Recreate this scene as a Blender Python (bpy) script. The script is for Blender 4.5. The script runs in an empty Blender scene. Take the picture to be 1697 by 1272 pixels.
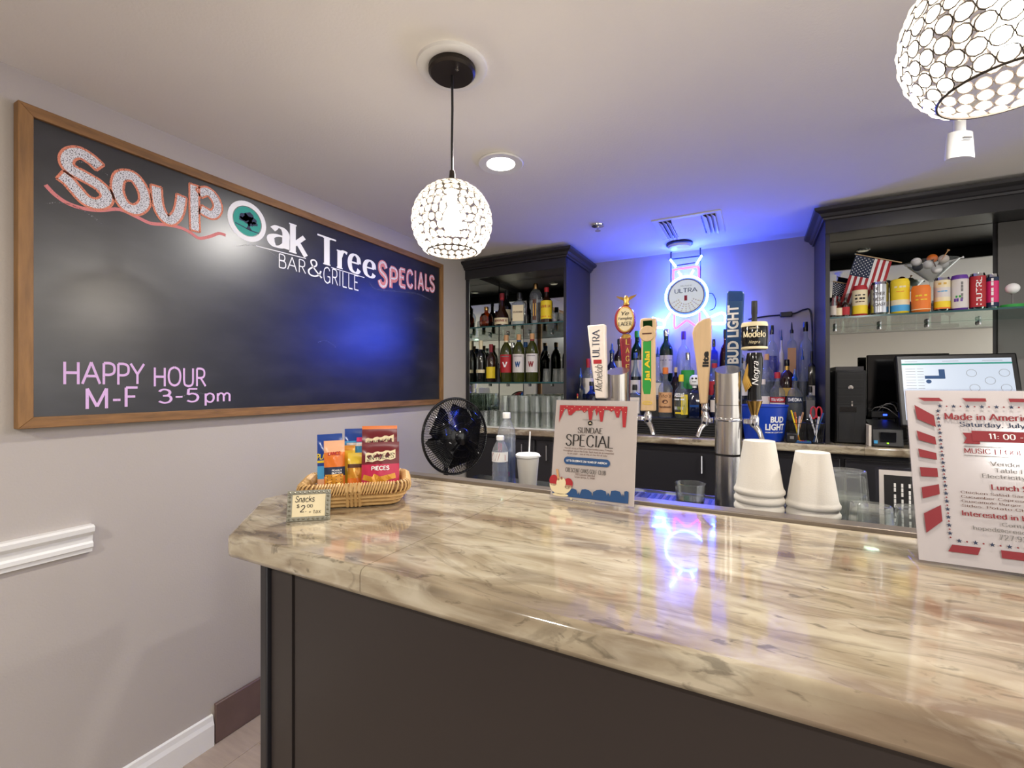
import bpy, bmesh, math, random
from mathutils import Vector, Matrix
random.seed(7)
sc = bpy.context.scene
col = sc.collection
PI = math.pi

# ---------------------------------------------------------------- camera, world, exposure
cd = bpy.data.cameras.new('camera'); cam = bpy.data.objects.new('camera', cd); col.objects.link(cam)
cd.sensor_fit = 'HORIZONTAL'; cd.sensor_width = 36; cd.lens = 36 * 760 / 1697; cd.shift_y = 2 / 1697
cd.clip_start = .02
cam.location = (1.8617, 0, 1.396); cam.rotation_euler = (PI / 2, 0, math.radians(27.847))
sc.camera = cam
w = bpy.data.worlds.new('world'); sc.world = w; w.use_nodes = True
w.node_tree.nodes['Background'].inputs[0].default_value = (1, .965, .92, 1)
w.node_tree.nodes['Background'].inputs[1].default_value = 1.75
vs = sc.view_settings; vs.view_transform = 'Standard'; vs.look = 'None'; vs.exposure = .22; vs.gamma = 1; vs.use_curve_mapping = False
cy = sc.cycles
cy.max_bounces = 10; cy.transparent_max_bounces = 24; cy.glossy_bounces = 5; cy.transmission_bounces = 8
cy.caustics_reflective = False; cy.caustics_refractive = False; cy.sample_clamp_indirect = 4
cy.use_denoising = True

# ---------------------------------------------------------------- helpers
def lin(c):
    c = c / 255
    return c / 12.92 if c <= .04045 else ((c + .055) / 1.055) ** 2.4
def rgb(r, g, b): return (lin(r), lin(g), lin(b), 1)
M = {}
def newmat(name):
    m = bpy.data.materials.new(name); m.use_nodes = True; M[name] = m
    nt = m.node_tree
    return m, nt, nt.nodes, nt.links, nt.nodes['Principled BSDF']
def pm(name, c, rough=.5, metal=0, emit=0, ecol=None, coat=0, var=0, vscale=20, stretch=(1, 1, 1), bump=0, bscale=200, spec=.5):
    m, nt, N, L, b = newmat(name)
    c = rgb(*c)
    b.inputs['Base Color'].default_value = c; b.inputs['Roughness'].default_value = rough
    b.inputs['Metallic'].default_value = metal; b.inputs['Coat Weight'].default_value = coat
    b.inputs['Specular IOR Level'].default_value = spec
    tc = N.new('ShaderNodeTexCoord'); mp = N.new('ShaderNodeMapping'); mp.inputs['Scale'].default_value = stretch
    L.new(tc.outputs['Object'], mp.inputs['Vector'])
    nz = N.new('ShaderNodeTexNoise'); nz.inputs['Scale'].default_value = vscale; nz.inputs['Detail'].default_value = 5
    L.new(mp.outputs[0], nz.inputs['Vector'])
    v = max(var, .03)
    mx = N.new('ShaderNodeMix'); mx.data_type = 'RGBA'
    mx.inputs['A'].default_value = tuple(x * (1 - v) for x in c[:3]) + (1,)
    mx.inputs['B'].default_value = tuple(min(1, x * (1 + v)) for x in c[:3]) + (1,)
    L.new(nz.outputs['Fac'], mx.inputs['Factor']); L.new(mx.outputs['Result'], b.inputs['Base Color'])
    if bump:
        n2 = N.new('ShaderNodeTexNoise'); n2.inputs['Scale'].default_value = bscale; n2.inputs['Detail'].default_value = 3
        L.new(mp.outputs[0], n2.inputs['Vector'])
        bp = N.new('ShaderNodeBump'); bp.inputs['Strength'].default_value = bump; bp.inputs['Distance'].default_value = .002
        L.new(n2.outputs['Fac'], bp.inputs['Height']); L.new(bp.outputs[0], b.inputs['Normal'])
    if emit:
        b.inputs['Emission Color'].default_value = rgb(*(ecol or (255, 255, 255))); b.inputs['Emission Strength'].default_value = emit
    return m
def glass(name, tint=(255, 255, 255), k=1.0, rough=.02, glint_fill=0):
    m, nt, N, L, b = newmat(name)
    N.remove(b)
    tr = N.new('ShaderNodeBsdfTransparent'); tr.inputs[0].default_value = rgb(*tint)
    gl = N.new('ShaderNodeBsdfGlossy'); gl.inputs['Roughness'].default_value = rough
    lw = N.new('ShaderNodeLayerWeight'); lw.inputs['Blend'].default_value = .5
    pw = N.new('ShaderNodeMath'); pw.operation = 'POWER'; pw.inputs[1].default_value = 3.2
    mu = N.new('ShaderNodeMath'); mu.operation = 'MULTIPLY_ADD'; mu.inputs[1].default_value = .75 * k; mu.inputs[2].default_value = .045 * k; mu.use_clamp = True
    mx = N.new('ShaderNodeMixShader')
    L.new(lw.outputs['Facing'], pw.inputs[0]); L.new(pw.outputs[0], mu.inputs[0]); L.new(mu.outputs[0], mx.inputs[0]); L.new(tr.outputs[0], mx.inputs[1]); L.new(gl.outputs[0], mx.inputs[2])
    out = mx
    if glint_fill:
        df = N.new('ShaderNodeBsdfDiffuse'); df.inputs[0].default_value = (.9, .93, .93, 1); out = N.new('ShaderNodeMixShader'); out.inputs[0].default_value = glint_fill  # white diffuse share mixed in, stands for bright highlights on the glass
        L.new(mx.outputs[0], out.inputs[1]); L.new(df.outputs[0], out.inputs[2])
    L.new(out.outputs[0], N['Material Output'].inputs[0])
    return m
def chalk(name, c, dens=.5):
    m, nt, N, L, b = newmat(name)
    b.inputs['Base Color'].default_value = rgb(*c); b.inputs['Roughness'].default_value = .95
    tr = N.new('ShaderNodeBsdfTransparent'); mx = N.new('ShaderNodeMixShader')
    tc = N.new('ShaderNodeTexCoord'); nz = N.new('ShaderNodeTexNoise'); nz.inputs['Scale'].default_value = 330; nz.inputs['Detail'].default_value = 2
    rp = N.new('ShaderNodeValToRGB'); rp.color_ramp.elements[0].position = .5 - dens * .3; rp.color_ramp.elements[1].position = .62 - dens * .3
    L.new(tc.outputs['Object'], nz.inputs['Vector']); L.new(nz.outputs['Fac'], rp.inputs[0])
    L.new(rp.outputs[0], mx.inputs[0]); L.new(tr.outputs[0], mx.inputs[1]); L.new(b.outputs[0], mx.inputs[2])
    L.new(mx.outputs[0], N['Material Output'].inputs[0])
    return m
def granite(name):
    m, nt, N, L, b = newmat(name)
    tc = N.new('ShaderNodeTexCoord')
    def noise(scale, sx, sy, sz, det, dist, rot=.25):
        mp = N.new('ShaderNodeMapping'); mp.inputs['Scale'].default_value = (sx, sy, sz); mp.inputs['Rotation'].default_value = (0, 0, rot)
        L.new(tc.outputs['Object'], mp.inputs['Vector'])
        n = N.new('ShaderNodeTexNoise'); n.inputs['Scale'].default_value = scale; n.inputs['Detail'].default_value = det; n.inputs['Distortion'].default_value = dist
        L.new(mp.outputs[0], n.inputs['Vector']); return n.outputs['Fac']
    def ramp(f, els):
        r = N.new('ShaderNodeValToRGB'); e = r.color_ramp.elements
        while len(e) < len(els): e.new(.5)
        for q, (p, c) in zip(e, els): q.position = p; q.color = c
        L.new(f, r.inputs[0]); return r.outputs[0]
    base = ramp(noise(5, .75, 2.6, 2, 10, .9, .08), [(.3, rgb(112, 99, 82)), (.42, rgb(154, 140, 117)), (.52, rgb(176, 164, 140)), (.62, rgb(194, 184, 162)), (.74, rgb(142, 128, 106))])
    brown = ramp(noise(2.4, .65, 2.4, 2, 8, 1.1, .1), [(.52, (0, 0, 0, 1)), (.66, (1, 1, 1, 1))])
    vein = ramp(noise(4.5, .6, 2.6, 2, 9, 1.6, .16), [(.462, (0, 0, 0, 1)), (.486, (1, 1, 1, 1)), (.5, (0, 0, 0, 1))])
    speck = ramp(noise(46, .5, 1.1, 1, 5, .8, .1), [(.62, (0, 0, 0, 1)), (.69, (1, 1, 1, 1))])
    mott = ramp(noise(16, .55, 1.5, 1.5, 8, 1.2, .12), [(.5, (0, 0, 0, 1)), (.66, (1, 1, 1, 1))]); mott2 = ramp(noise(13, .5, 1.7, 1.5, 9, 1.4, .05), [(.55, (0, 0, 0, 1)), (.7, (1, 1, 1, 1))])
    def mix(f, k, a, c):
        mu = N.new('ShaderNodeMath'); mu.operation = 'MULTIPLY'; mu.inputs[1].default_value = k; L.new(f, mu.inputs[0])
        x = N.new('ShaderNodeMix'); x.data_type = 'RGBA'; L.new(mu.outputs[0], x.inputs['Factor']); L.new(a, x.inputs['A']); x.inputs['B'].default_value = c
        return x.outputs['Result']
    o = mix(brown, .6, base, rgb(114, 88, 72)); o = mix(vein, .34, o, rgb(92, 84, 68)); o = mix(mott, .55, o, rgb(206, 197, 176)); o = mix(mott2, .5, o, rgb(104, 88, 72)); o = mix(speck, .55, o, rgb(80, 73, 60))
    L.new(o, b.inputs['Base Color']); b.inputs['Roughness'].default_value = .1; b.inputs['Coat Weight'].default_value = .5; b.inputs['Coat Roughness'].default_value = .02
    return m

class MB:
    def __init__(s): s.v = []; s.f = []; s.m = []
    def add(s, vs, fs, mi=0):
        o = len(s.v); s.v += [tuple(p) for p in vs]; s.f += [tuple(i + o for i in f) for f in fs]; s.m += [mi] * len(fs); return s
    def box(s, x0, x1, y0, y1, z0, z1, mi=0, mat=None):
        vs = [Vector((x, y, z)) for x in (x0, x1) for y in (y0, y1) for z in (z0, z1)]
        if mat is not None: vs = [mat @ v for v in vs]
        return s.add(vs, [(0, 1, 3, 2), (4, 6, 7, 5), (0, 4, 5, 1), (2, 3, 7, 6), (0, 2, 6, 4), (1, 5, 7, 3)], mi)
    def tube(s, pts, r, n=8, closed=False, mi=0):
        pts = [Vector(p) for p in pts]; k = len(pts); rs = r if isinstance(r, (list, tuple)) else [r] * k
        vs = []; nrm = None
        for i, p in enumerate(pts):
            a = pts[(i - 1) % k] if (closed or i) else p; b = pts[(i + 1) % k] if (closed or i < k - 1) else p
            d = (b - a).normalized()
            if nrm is None: nrm = d.orthogonal().normalized()
            nrm = (nrm - d * nrm.dot(d)); nrm = nrm.normalized() if nrm.length > 1e-6 else d.orthogonal().normalized()
            bi = d.cross(nrm)
            vs += [p + (nrm * math.cos(2 * PI * j / n) + bi * math.sin(2 * PI * j / n)) * rs[i] for j in range(n)]
        fs = [(i * n + j, i * n + (j + 1) % n, ((i + 1) % k) * n + (j + 1) % n, ((i + 1) % k) * n + j) for i in range(k if closed else k - 1) for j in range(n)]
        if not closed: fs += [tuple(range(n))[::-1], tuple(range((k - 1) * n, k * n))]
        return s.add(vs, fs, mi)
    def lathe(s, prof, n=24, c=(0, 0, 0), sq=None, mi=0, cap=True, flat=1):
        vs = []
        for i, (r, z) in enumerate(prof):
            e = sq[i] if isinstance(sq, (list, tuple)) else (sq or 0)
            for j in range(n):
                a = 2 * PI * (j + .5) / n; ca, sa = math.cos(a), math.sin(a)
                k = 1 if not e else (1 - e) + e / max(abs(ca), abs(sa))
                vs.append((c[0] + r * k * ca, c[1] + r * k * sa * flat, c[2] + z))
        m = len(prof)
        fs = [(i * n + j, i * n + (j + 1) % n, (i + 1) * n + (j + 1) % n, (i + 1) * n + j) for i in range(m - 1) for j in range(n)]
        if cap: fs += [tuple(range(n))[::-1], tuple(range((m - 1) * n, m * n))]
        return s.add(vs, fs, mi)
    def prism(s, poly, fn, d0, d1, mi=0):          # 2D outline extruded between two depths through fn(a, b, depth)
        n = len(poly); vs = [fn(a, b, d0) for a, b in poly] + [fn(a, b, d1) for a, b in poly]
        return s.add(vs, [tuple(range(n))[::-1], tuple(range(n, 2 * n))] + [(i, (i + 1) % n, n + (i + 1) % n, n + i) for i in range(n)], mi)
    def flat(s, vf, fn, mi=0):                     # strokes that cross lie a hair above one another
        out = []
        for p in vf[0]:
            q = Vector(fn(p[0], p[1])); k = p[2] if len(p) > 2 else 0
            if k:
                nv = (Vector(fn(p[0] + 1e-4, p[1])) - q).cross(Vector(fn(p[0], p[1] + 1e-4)) - q)
                if nv.length > 0: q = q + nv.normalized() * (k * 4e-5)
            out.append(q)
        return s.add(out, vf[1], mi)
def obj(name, mb, mat, parent=None, bevel=0, smooth=True, loc=None, fixn=True):
    me = bpy.data.meshes.new(name); me.from_pydata(mb.v, [], mb.f)
    mats = mat if isinstance(mat, (list, tuple)) else [mat]
    for x in mats: me.materials.append(M[x] if isinstance(x, str) else x)
    me.polygons.foreach_set('material_index', mb.m)
    if fixn:
        bm = bmesh.new(); bm.from_mesh(me); bmesh.ops.recalc_face_normals(bm, faces=bm.faces); bm.to_mesh(me); bm.free()
    if smooth:
        me.polygons.foreach_set('use_smooth', [True] * len(me.polygons)); me.set_sharp_from_angle(angle=math.radians(38))
    o = bpy.data.objects.new(name, me); col.objects.link(o); o.parent = parent
    if loc: o.location = loc
    if bevel:
        b = o.modifiers.new('bevel', 'BEVEL'); b.width = bevel; b.segments = 2; b.limit_method = 'ANGLE'
    return o
def tag(o, label, cat, group=None):
    o['label'] = label; o['category'] = cat
    if group: o['group'] = group
    return o
def thing(name, label, cat, loc=(0, 0, 0), rz=0, group=None, rx=0):
    o = bpy.data.objects.new(name, None); o.empty_display_size = .02; col.objects.link(o)
    o.location = loc; o.rotation_euler = (rx, 0, rz)
    return tag(o, label, cat, group)
def struct(name, mb, mat, parent=None, **k):
    o = obj(name, mb, mat, parent, **k)
    if parent is None: o['kind'] = 'structure'
    return o
def copy_tree(o, parent=None):
    c = o.copy(); col.objects.link(c); c.parent = parent
    for ch in list(o.children): copy_tree(ch, c)
    return c
def catmull(p, sub=6, closed=False):
    out = []; n = len(p)
    for i in range(n if closed else n - 1):
        a, b, c, d = [p[(i + k) % n] if closed else p[min(max(i + k, 0), n - 1)] for k in (-1, 0, 1, 2)]
        for t in range(sub):
            t /= sub
            out.append(tuple(.5 * (2 * b[q] + (c[q] - a[q]) * t + (2 * a[q] - 5 * b[q] + 4 * c[q] - d[q]) * t * t + (3 * b[q] - a[q] - 3 * c[q] + d[q]) * t ** 3) for q in range(len(b))))
    if not closed: out.append(tuple(p[-1]))
    return out
def circle(cx, cy_, r, n=32, r2=None): return [(cx + r * math.cos(2 * PI * i / n), cy_ + (r2 or r) * math.sin(2 * PI * i / n)) for i in range(n)]

# ---- a single-stroke alphabet: l = straight strokes, c = curved; cap height 1, x height .66
G = {}
def g(ch, wd, *st): G[ch] = (wd, st)
def l(*p): return ('l', p)
def c(*p): return ('c', p)
g('A', .8, l((0, 0), (.4, 1)), l((.4, 1), (.8, 0)), l((.14, .36), (.66, .36)))
g('B', .62, l((.08, 0), (.08, 1)), c((.08, 1), (.36, 1), (.53, .9), (.53, .65), (.36, .53), (.08, .53)), c((.08, .53), (.4, .53), (.6, .42), (.6, .12), (.4, 0), (.08, 0)))
g('C', .75, c((.7, .78), (.6, .95), (.4, 1), (.14, .86), (.05, .5), (.14, .14), (.4, 0), (.6, .05), (.7, .22)))
g('D', .75, l((.08, 0), (.08, 1)), c((.08, 1), (.38, 1), (.62, .85), (.7, .5), (.62, .15), (.38, 0), (.08, 0)))
g('E', .6, l((.08, 0), (.08, 1)), l((.08, 1), (.56, 1)), l((.08, .53), (.46, .53)), l((.08, 0), (.58, 0)))
g('F', .57, l((.08, 0), (.08, 1)), l((.08, 1), (.56, 1)), l((.08, .53), (.46, .53)))
g('G', .78, c((.7, .8), (.6, .95), (.4, 1), (.14, .86), (.05, .5), (.14, .14), (.4, 0), (.6, .06), (.72, .2)), l((.72, .42), (.72, .05)), l((.45, .42), (.72, .42)))
g('H', .74, l((.08, 0), (.08, 1)), l((.66, 0), (.66, 1)), l((.08, .52), (.66, .52)))
g('I', .22, l((.11, 0), (.11, 1)))
g('J', .42, l((.32, 1), (.32, .2)), c((.32, .25), (.28, .06), (.14, 0), (.02, .1)))
g('K', .68, l((.08, 0), (.08, 1)), l((.6, 1), (.08, .42)), l((.26, .6), (.66, 0)))
g('L', .56, l((.08, 0), (.08, 1)), l((.08, 0), (.55, 0)))
g('M', .92, l((.1, 0), (.1, 1)), l((.1, 1), (.46, .1)), l((.46, .1), (.82, 1)), l((.82, 1), (.82, 0)))
g('N', .76, l((.08, 0), (.08, 1)), l((.08, 1), (.68, 0)), l((.68, 0), (.68, 1)))
g('O', .82, c((.41, 1), (.14, .86), (.05, .5), (.14, .14), (.41, 0), (.68, .14), (.77, .5), (.68, .86), (.41, 1)))
g('P', .6, l((.08, 0), (.08, 1)), c((.08, 1), (.38, 1), (.57, .88), (.57, .58), (.38, .46), (.08, .46)))
g('Q', .82, *G['O'][1], l((.5, .2), (.8, -.12)))
g('R', .66, l((.08, 0), (.08, 1)), c((.08, 1), (.38, 1), (.56, .88), (.56, .6), (.38, .48), (.08, .48)), l((.32, .48), (.66, 0)))
g('S', .6, c((.54, .8), (.46, .95), (.3, 1), (.12, .93), (.07, .76), (.16, .6), (.32, .52), (.48, .43), (.56, .26), (.48, .07), (.3, 0), (.12, .06), (.04, .22)))
g('T', .66, l((.33, 0), (.33, 1)), l((0, 1), (.66, 1)))
g('U', .74, l((.08, 1), (.08, .3)), c((.08, .32), (.14, .08), (.37, 0), (.6, .08), (.66, .32)), l((.66, .3), (.66, 1)))
g('V', .74, l((.0, 1), (.37, 0)), l((.37, 0), (.74, 1)))
g('W', 1.02, l((0, 1), (.27, 0)), l((.27, 0), (.51, 1)), l((.51, 1), (.75, 0)), l((.75, 0), (1.02, 1)))
g('X', .7, l((.03, 0), (.67, 1)), l((.03, 1), (.67, 0)))
g('Y', .7, l((0, 1), (.35, .48)), l((.7, 1), (.35, .48)), l((.35, .48), (.35, 0)))
g('Z', .66, l((.06, 1), (.62, 1)), l((.62, 1), (.04, 0)), l((.04, 0), (.64, 0)))
g('a', .56, c((.1, .54), (.22, .66), (.36, .65), (.45, .52), (.45, .3)), l((.45, .4), (.45, 0)), c((.45, .38), (.24, .38), (.07, .28), (.06, .12), (.16, 0), (.32, .03), (.45, .16)))
g('b', .6, l((.08, 0), (.08, 1)), c((.08, .45), (.2, .62), (.36, .66), (.52, .52), (.53, .2), (.4, 0), (.22, .02), (.08, .18)))
g('c', .54, c((.5, .5), (.4, .64), (.28, .66), (.1, .55), (.05, .33), (.1, .1), (.28, 0), (.42, .03), (.51, .15)))
g('d', .6, l((.52, 0), (.52, 1)), c((.52, .45), (.4, .62), (.25, .66), (.09, .53), (.06, .25), (.16, .02), (.34, 0), (.52, .18)))
g('e', .56, l((.06, .36), (.5, .36)), c((.5, .36), (.47, .56), (.3, .66), (.12, .56), (.05, .33), (.12, .09), (.3, 0), (.44, .04), (.51, .15)))
g('f', .36, c((.36, .95), (.27, 1), (.16, .92), (.14, .75)), l((.14, .8), (.14, 0)), l((.0, .64), (.32, .64)))
g('g', .58, c((.5, .45), (.4, .62), (.25, .66), (.09, .53), (.06, .28), (.16, .05), (.34, .03), (.5, .2)), l((.5, .64), (.5, -.05)), c((.5, 0), (.44, -.22), (.25, -.28), (.08, -.2)))
g('h', .58, l((.08, 0), (.08, 1)), c((.08, .42), (.2, .62), (.36, .66), (.48, .56), (.5, .38)), l((.5, .42), (.5, 0)))
g('i', .2, l((.1, 0), (.1, .66)), l((.1, .86), (.1, .95)))
g('j', .24, l((.14, .66), (.14, -.05)), c((.14, 0), (.1, -.22), (-.04, -.27)), l((.14, .86), (.14, .95)))
g('k', .56, l((.08, 0), (.08, 1)), l((.48, .66), (.08, .26)), l((.24, .42), (.54, 0)))
g('l', .2, l((.1, 0), (.1, 1)))
g('m', .88, l((.08, 0), (.08, .66)), c((.08, .42), (.18, .61), (.3, .66), (.42, .56), (.44, .38)), l((.44, .42), (.44, 0)), c((.44, .42), (.54, .61), (.66, .66), (.78, .56), (.8, .38)), l((.8, .42), (.8, 0)))
g('n', .58, l((.08, 0), (.08, .66)), c((.08, .42), (.2, .62), (.36, .66), (.48, .56), (.5, .38)), l((.5, .42), (.5, 0)))
g('o', .58, c((.29, .66), (.11, .56), (.05, .33), (.11, .1), (.29, 0), (.47, .1), (.53, .33), (.47, .56), (.29, .66)))
g('p', .6, l((.08, -.28), (.08, .66)), c((.08, .45), (.2, .62), (.36, .66), (.52, .52), (.53, .2), (.4, 0), (.22, .02), (.08, .18)))
g('q', .6, l((.52, -.28), (.52, .66)), c((.52, .45), (.4, .62), (.25, .66), (.09, .53), (.06, .25), (.16, .02), (.34, 0), (.52, .18)))
g('r', .42, l((.08, 0), (.08, .66)), c((.08, .4), (.16, .58), (.28, .66), (.41, .62)))
g('s', .48, c((.43, .53), (.35, .64), (.22, .66), (.08, .58), (.09, .43), (.24, .35), (.4, .27), (.43, .11), (.3, 0), (.14, .02), (.04, .14)))
g('t', .38, l((.15, .9), (.15, .15)), c((.15, .2), (.2, .02), (.32, .02)), l((0, .64), (.34, .64)))
g('u', .58, l((.08, .66), (.08, .25)), c((.08, .28), (.14, .05), (.28, 0), (.42, .08), (.5, .25)), l((.5, .66), (.5, 0)))
g('v', .54, l((.0, .66), (.27, 0)), l((.27, 0), (.54, .66)))
g('w', .8, l((0, .66), (.2, 0)), l((.2, 0), (.4, .62)), l((.4, .62), (.6, 0)), l((.6, 0), (.8, .66)))
g('x', .54, l((.03, 0), (.51, .66)), l((.03, .66), (.51, 0)))
g('y', .54, l((.0, .66), (.27, .02)), l((.54, .66), (.2, -.28)))
g('z', .5, l((.05, .66), (.46, .66)), l((.46, .66), (.04, 0)), l((.04, 0), (.48, 0)))
g('0', .62, c((.31, 1), (.1, .84), (.06, .5), (.1, .16), (.31, 0), (.52, .16), (.56, .5), (.52, .84), (.31, 1)))
g('1', .36, l((.2, 0), (.2, 1)), l((.02, .82), (.2, 1)))
g('2', .6, c((.06, .76), (.14, .95), (.32, 1), (.5, .9), (.52, .7), (.4, .45), (.06, .02)), l((.06, 0), (.57, 0)))
g('3', .6, c((.07, .84), (.2, .99), (.4, .97), (.51, .8), (.44, .58), (.22, .53)), c((.22, .53), (.48, .5), (.56, .27), (.46, .05), (.26, 0), (.06, .13)))
g('4', .62, l((.44, 0), (.44, 1)), l((.44, 1), (.03, .3)), l((.03, .3), (.6, .3)))
g('5', .6, l((.12, 1), (.52, 1)), l((.12, 1), (.1, .56)), c((.1, .56), (.28, .64), (.48, .55), (.55, .32), (.46, .07), (.26, 0), (.06, .1)))
g('6', .6, c((.5, .92), (.36, 1), (.18, .88), (.07, .5), (.12, .13), (.3, 0), (.49, .1), (.54, .33), (.42, .54), (.25, .55), (.09, .38)))
g('7', .58, l((.05, 1), (.55, 1)), l((.55, 1), (.2, 0)))
g('8', .6, c((.3, .54), (.11, .65), (.12, .9), (.3, 1), (.48, .9), (.49, .65), (.3, .54), (.08, .38), (.08, .12), (.3, 0), (.52, .12), (.52, .38), (.3, .54)))
g('9', .6, c((.52, .6), (.36, .44), (.16, .48), (.07, .7), (.15, .92), (.33, 1), (.5, .86), (.53, .5), (.42, .12), (.24, 0), (.1, .08)))
g('$', .58, *G['S'][1], l((.3, 1.12), (.3, -.12)))
g('&', .8, c((.72, .42), (.6, .14), (.36, 0), (.12, .06), (.07, .28), (.22, .48), (.46, .68), (.47, .9), (.34, 1), (.2, .9), (.22, .7), (.4, .42), (.76, 0)))
g('-', .4, l((.05, .4), (.35, .4))); g('+', .5, l((.05, .36), (.45, .36)), l((.25, .16), (.25, .56)))
g('.', .2, l((.1, 0), (.1, .09))); g(',', .2, l((.12, .08), (.06, -.12))); g(':', .2, l((.1, .08), (.1, .17)), l((.1, .5), (.1, .59)))
g('|', .3, l((.15, -.1), (.15, 1.05))); g("'", .2, l((.1, 1), (.08, .78))); g('!', .22, l((.11, 1), (.11, .28)), l((.11, 0), (.11, .1)))
g('@', .95, *[('c', tuple((x * .8 + .25, y * .8 + .05) for x, y in s[1])) for s in G['a'][1]], c((.72, .1), (.9, .3), (.85, .7), (.5, .88), (.15, .7), (.07, .3), (.25, -.05), (.6, -.12)))
g('?', .55, c((.05, .8), (.15, .97), (.32, 1), (.48, .85), (.42, .62), (.27, .48), (.26, .28)), l((.26, 0), (.26, .09)))
g('~', .7, l((0, .45), (.7, .45)))
def stroke_poly(pts, wf):
    vs = []; fs = []
    n = len(pts)
    for i, p in enumerate(pts):
        a = pts[max(i - 1, 0)]; b = pts[min(i + 1, n - 1)]
        dx, dy = b[0] - a[0], b[1] - a[1]; d = math.hypot(dx, dy) or 1; dx /= d; dy /= d
        wv = wf(dx, dy) / 2
        vs += [(p[0] - dy * wv, p[1] + dx * wv), (p[0] + dy * wv, p[1] - dx * wv)]
    fs = [(2 * i, 2 * i + 1, 2 * i + 3, 2 * i + 2) for i in range(n - 1)]
    return vs, fs
def sk(text, thick=.14, thin=None, serif=0, track=.1, slant=0, jit=0):
    thin = thick if thin is None else thin
    V = []; F = []; x = 0
    lay = [0]
    def put(vs, fs):
        lay[0] += 1; o = len(V); V.extend((a + slant * b, b, lay[0] % 7) for a, b in vs); F.extend(tuple(i + o for i in f) for f in fs)
    wf = lambda dx, dy: thin + (thick - thin) * abs(dy) ** 1.3
    for ch in text:
        if ch == ' ': x += .38; continue
        wd, st = G[ch]; jy = random.uniform(-jit, jit)
        ends = [e for k, p in st if k == 'l' for e in (p[0], p[-1])]
        for k, p in st:
            q = catmull(p, 5) if k == 'c' else list(p)
            put(*stroke_poly([(a + x, b + jy) for a, b in q], wf))
            if serif and k == 'l' and abs(p[0][0] - p[-1][0]) < .45 * abs(p[0][1] - p[-1][1]) and abs(p[0][1] - p[-1][1]) > .3:
                for e in (p[0], p[-1]):
                    if ends.count(e) == 1 and min(abs(e[1] - y) for y in (0, .66, 1, -.28)) < .02:
                        sg = -1 if e[1] > .3 else 1; sx = x + e[0]; sh = thin * .8 * sg
                        put([(sx - serif, e[1]), (sx + serif, e[1]), (sx + serif, e[1] + sh), (sx - serif, e[1] + sh)], [(0, 1, 2, 3)])
        x += wd + track
    return V, F
def ft(text, bold=0, shear=0):
    cu = bpy.data.curves.new('t', 'FONT'); cu.body = text; cu.offset = bold; cu.shear = shear; cu.resolution_u = 3; cu.space_line = 1.0
    o = bpy.data.objects.new('t', cu); col.objects.link(o)
    me = bpy.data.meshes.new_from_object(o.evaluated_get(bpy.context.evaluated_depsgraph_get()))
    r = ([(v.co.x, v.co.y) for v in me.vertices], [tuple(p.vertices) for p in me.polygons])
    bpy.data.objects.remove(o); bpy.data.curves.remove(cu); bpy.data.meshes.remove(me)
    return r
def fit(vf, x0, y0, x1, y1):
    xs = [p[0] for p in vf[0]]; ys = [p[1] for p in vf[0]]
    ax, bx = min(xs), max(xs); ay, by = min(ys), max(ys)
    return [(x0 + (p[0] - ax) / max(bx - ax, 1e-6) * (x1 - x0), y0 + (p[1] - ay) / max(by - ay, 1e-6) * (y1 - y0)) + tuple(p[2:]) for p in vf[0]], vf[1]
def rot90(vf): return [(-p[1], p[0]) + tuple(p[2:]) for p in vf[0]], vf[1]
def ngon(pts): return list(pts), [tuple(range(len(pts)))]
def rect(x0, y0, x1, y1): return [(x0, y0), (x1, y0), (x1, y1), (x0, y1)], [(0, 1, 2, 3)]
def star(cx, cy_, r): return ngon([(cx + (r if i % 2 == 0 else r * .42) * math.sin(PI * i / 5), cy_ + (r if i % 2 == 0 else r * .42) * math.cos(PI * i / 5)) for i in range(10)])
def strip(top, bot):                                      # filled band between two outlines of equal length
    n = len(top); return list(top) + list(bot), [(i, i + 1, n + i + 1, n + i) for i in range(n - 1)]
FRONT = lambda d: (lambda a, b: (a, -d, b))               # print on a face looking to -Y

# ---------------------------------------------------------------- materials
pm('wall_paint', (182, 175, 168), .85, var=.03, vscale=3, bump=.35, bscale=160)
pm('ceiling_paint', (238, 235, 230), .9, var=.02, vscale=3, bump=.4, bscale=120)
pm('white_trim', (236, 236, 232), .4)
pm('floor_plank', (168, 152, 138), .5, var=.2, vscale=8, stretch=(1, 8, 1))
pm('base_tile', (104, 84, 78), .4, var=.25, vscale=14); pm('grout', (178, 168, 160), .9)
pm('bar_panel', (46, 40, 39), .38, var=.08, vscale=6); pm('cab_black', (38, 37, 41), .33, var=.06, vscale=8)
pm('black_plastic', (22, 22, 24), .4); pm('black_gloss', (12, 12, 15), .12); pm('rubber', (18, 18, 20), .7)
pm('steel', (196, 192, 186), .24, 1, var=.05, vscale=30, stretch=(30, 30, .4)); pm('steel_flat', (172, 176, 184), .22, 1, var=.05, vscale=9)
pm('chrome', (220, 220, 222), .08, 1); pm('brass', (198, 156, 84), .22, 1); pm('gold', (214, 172, 88), .3, .7)
pm('strip_metal', (128, 119, 110), .35, .6); pm('bronze', (58, 52, 48), .4, .6)
pm('white_plastic', (236, 236, 234), .4); pm('foam', (220, 216, 208), .7, bump=.15, bscale=400); pm('paper', (218, 208, 198), .6)
pm('paper_white', (212, 206, 203), .55); pm('ink_black', (24, 22, 24), .7); pm('ink_red', (172, 30, 40), .6); pm('ink_maroon', (128, 24, 36), .6)
pm('ink_blue', (26, 74, 128), .6); pm('ink_navy', (22, 40, 72), .6); pm('ink_brown', (86, 48, 30), .6); pm('ink_yellow', (236, 206, 40), .6)
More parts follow.
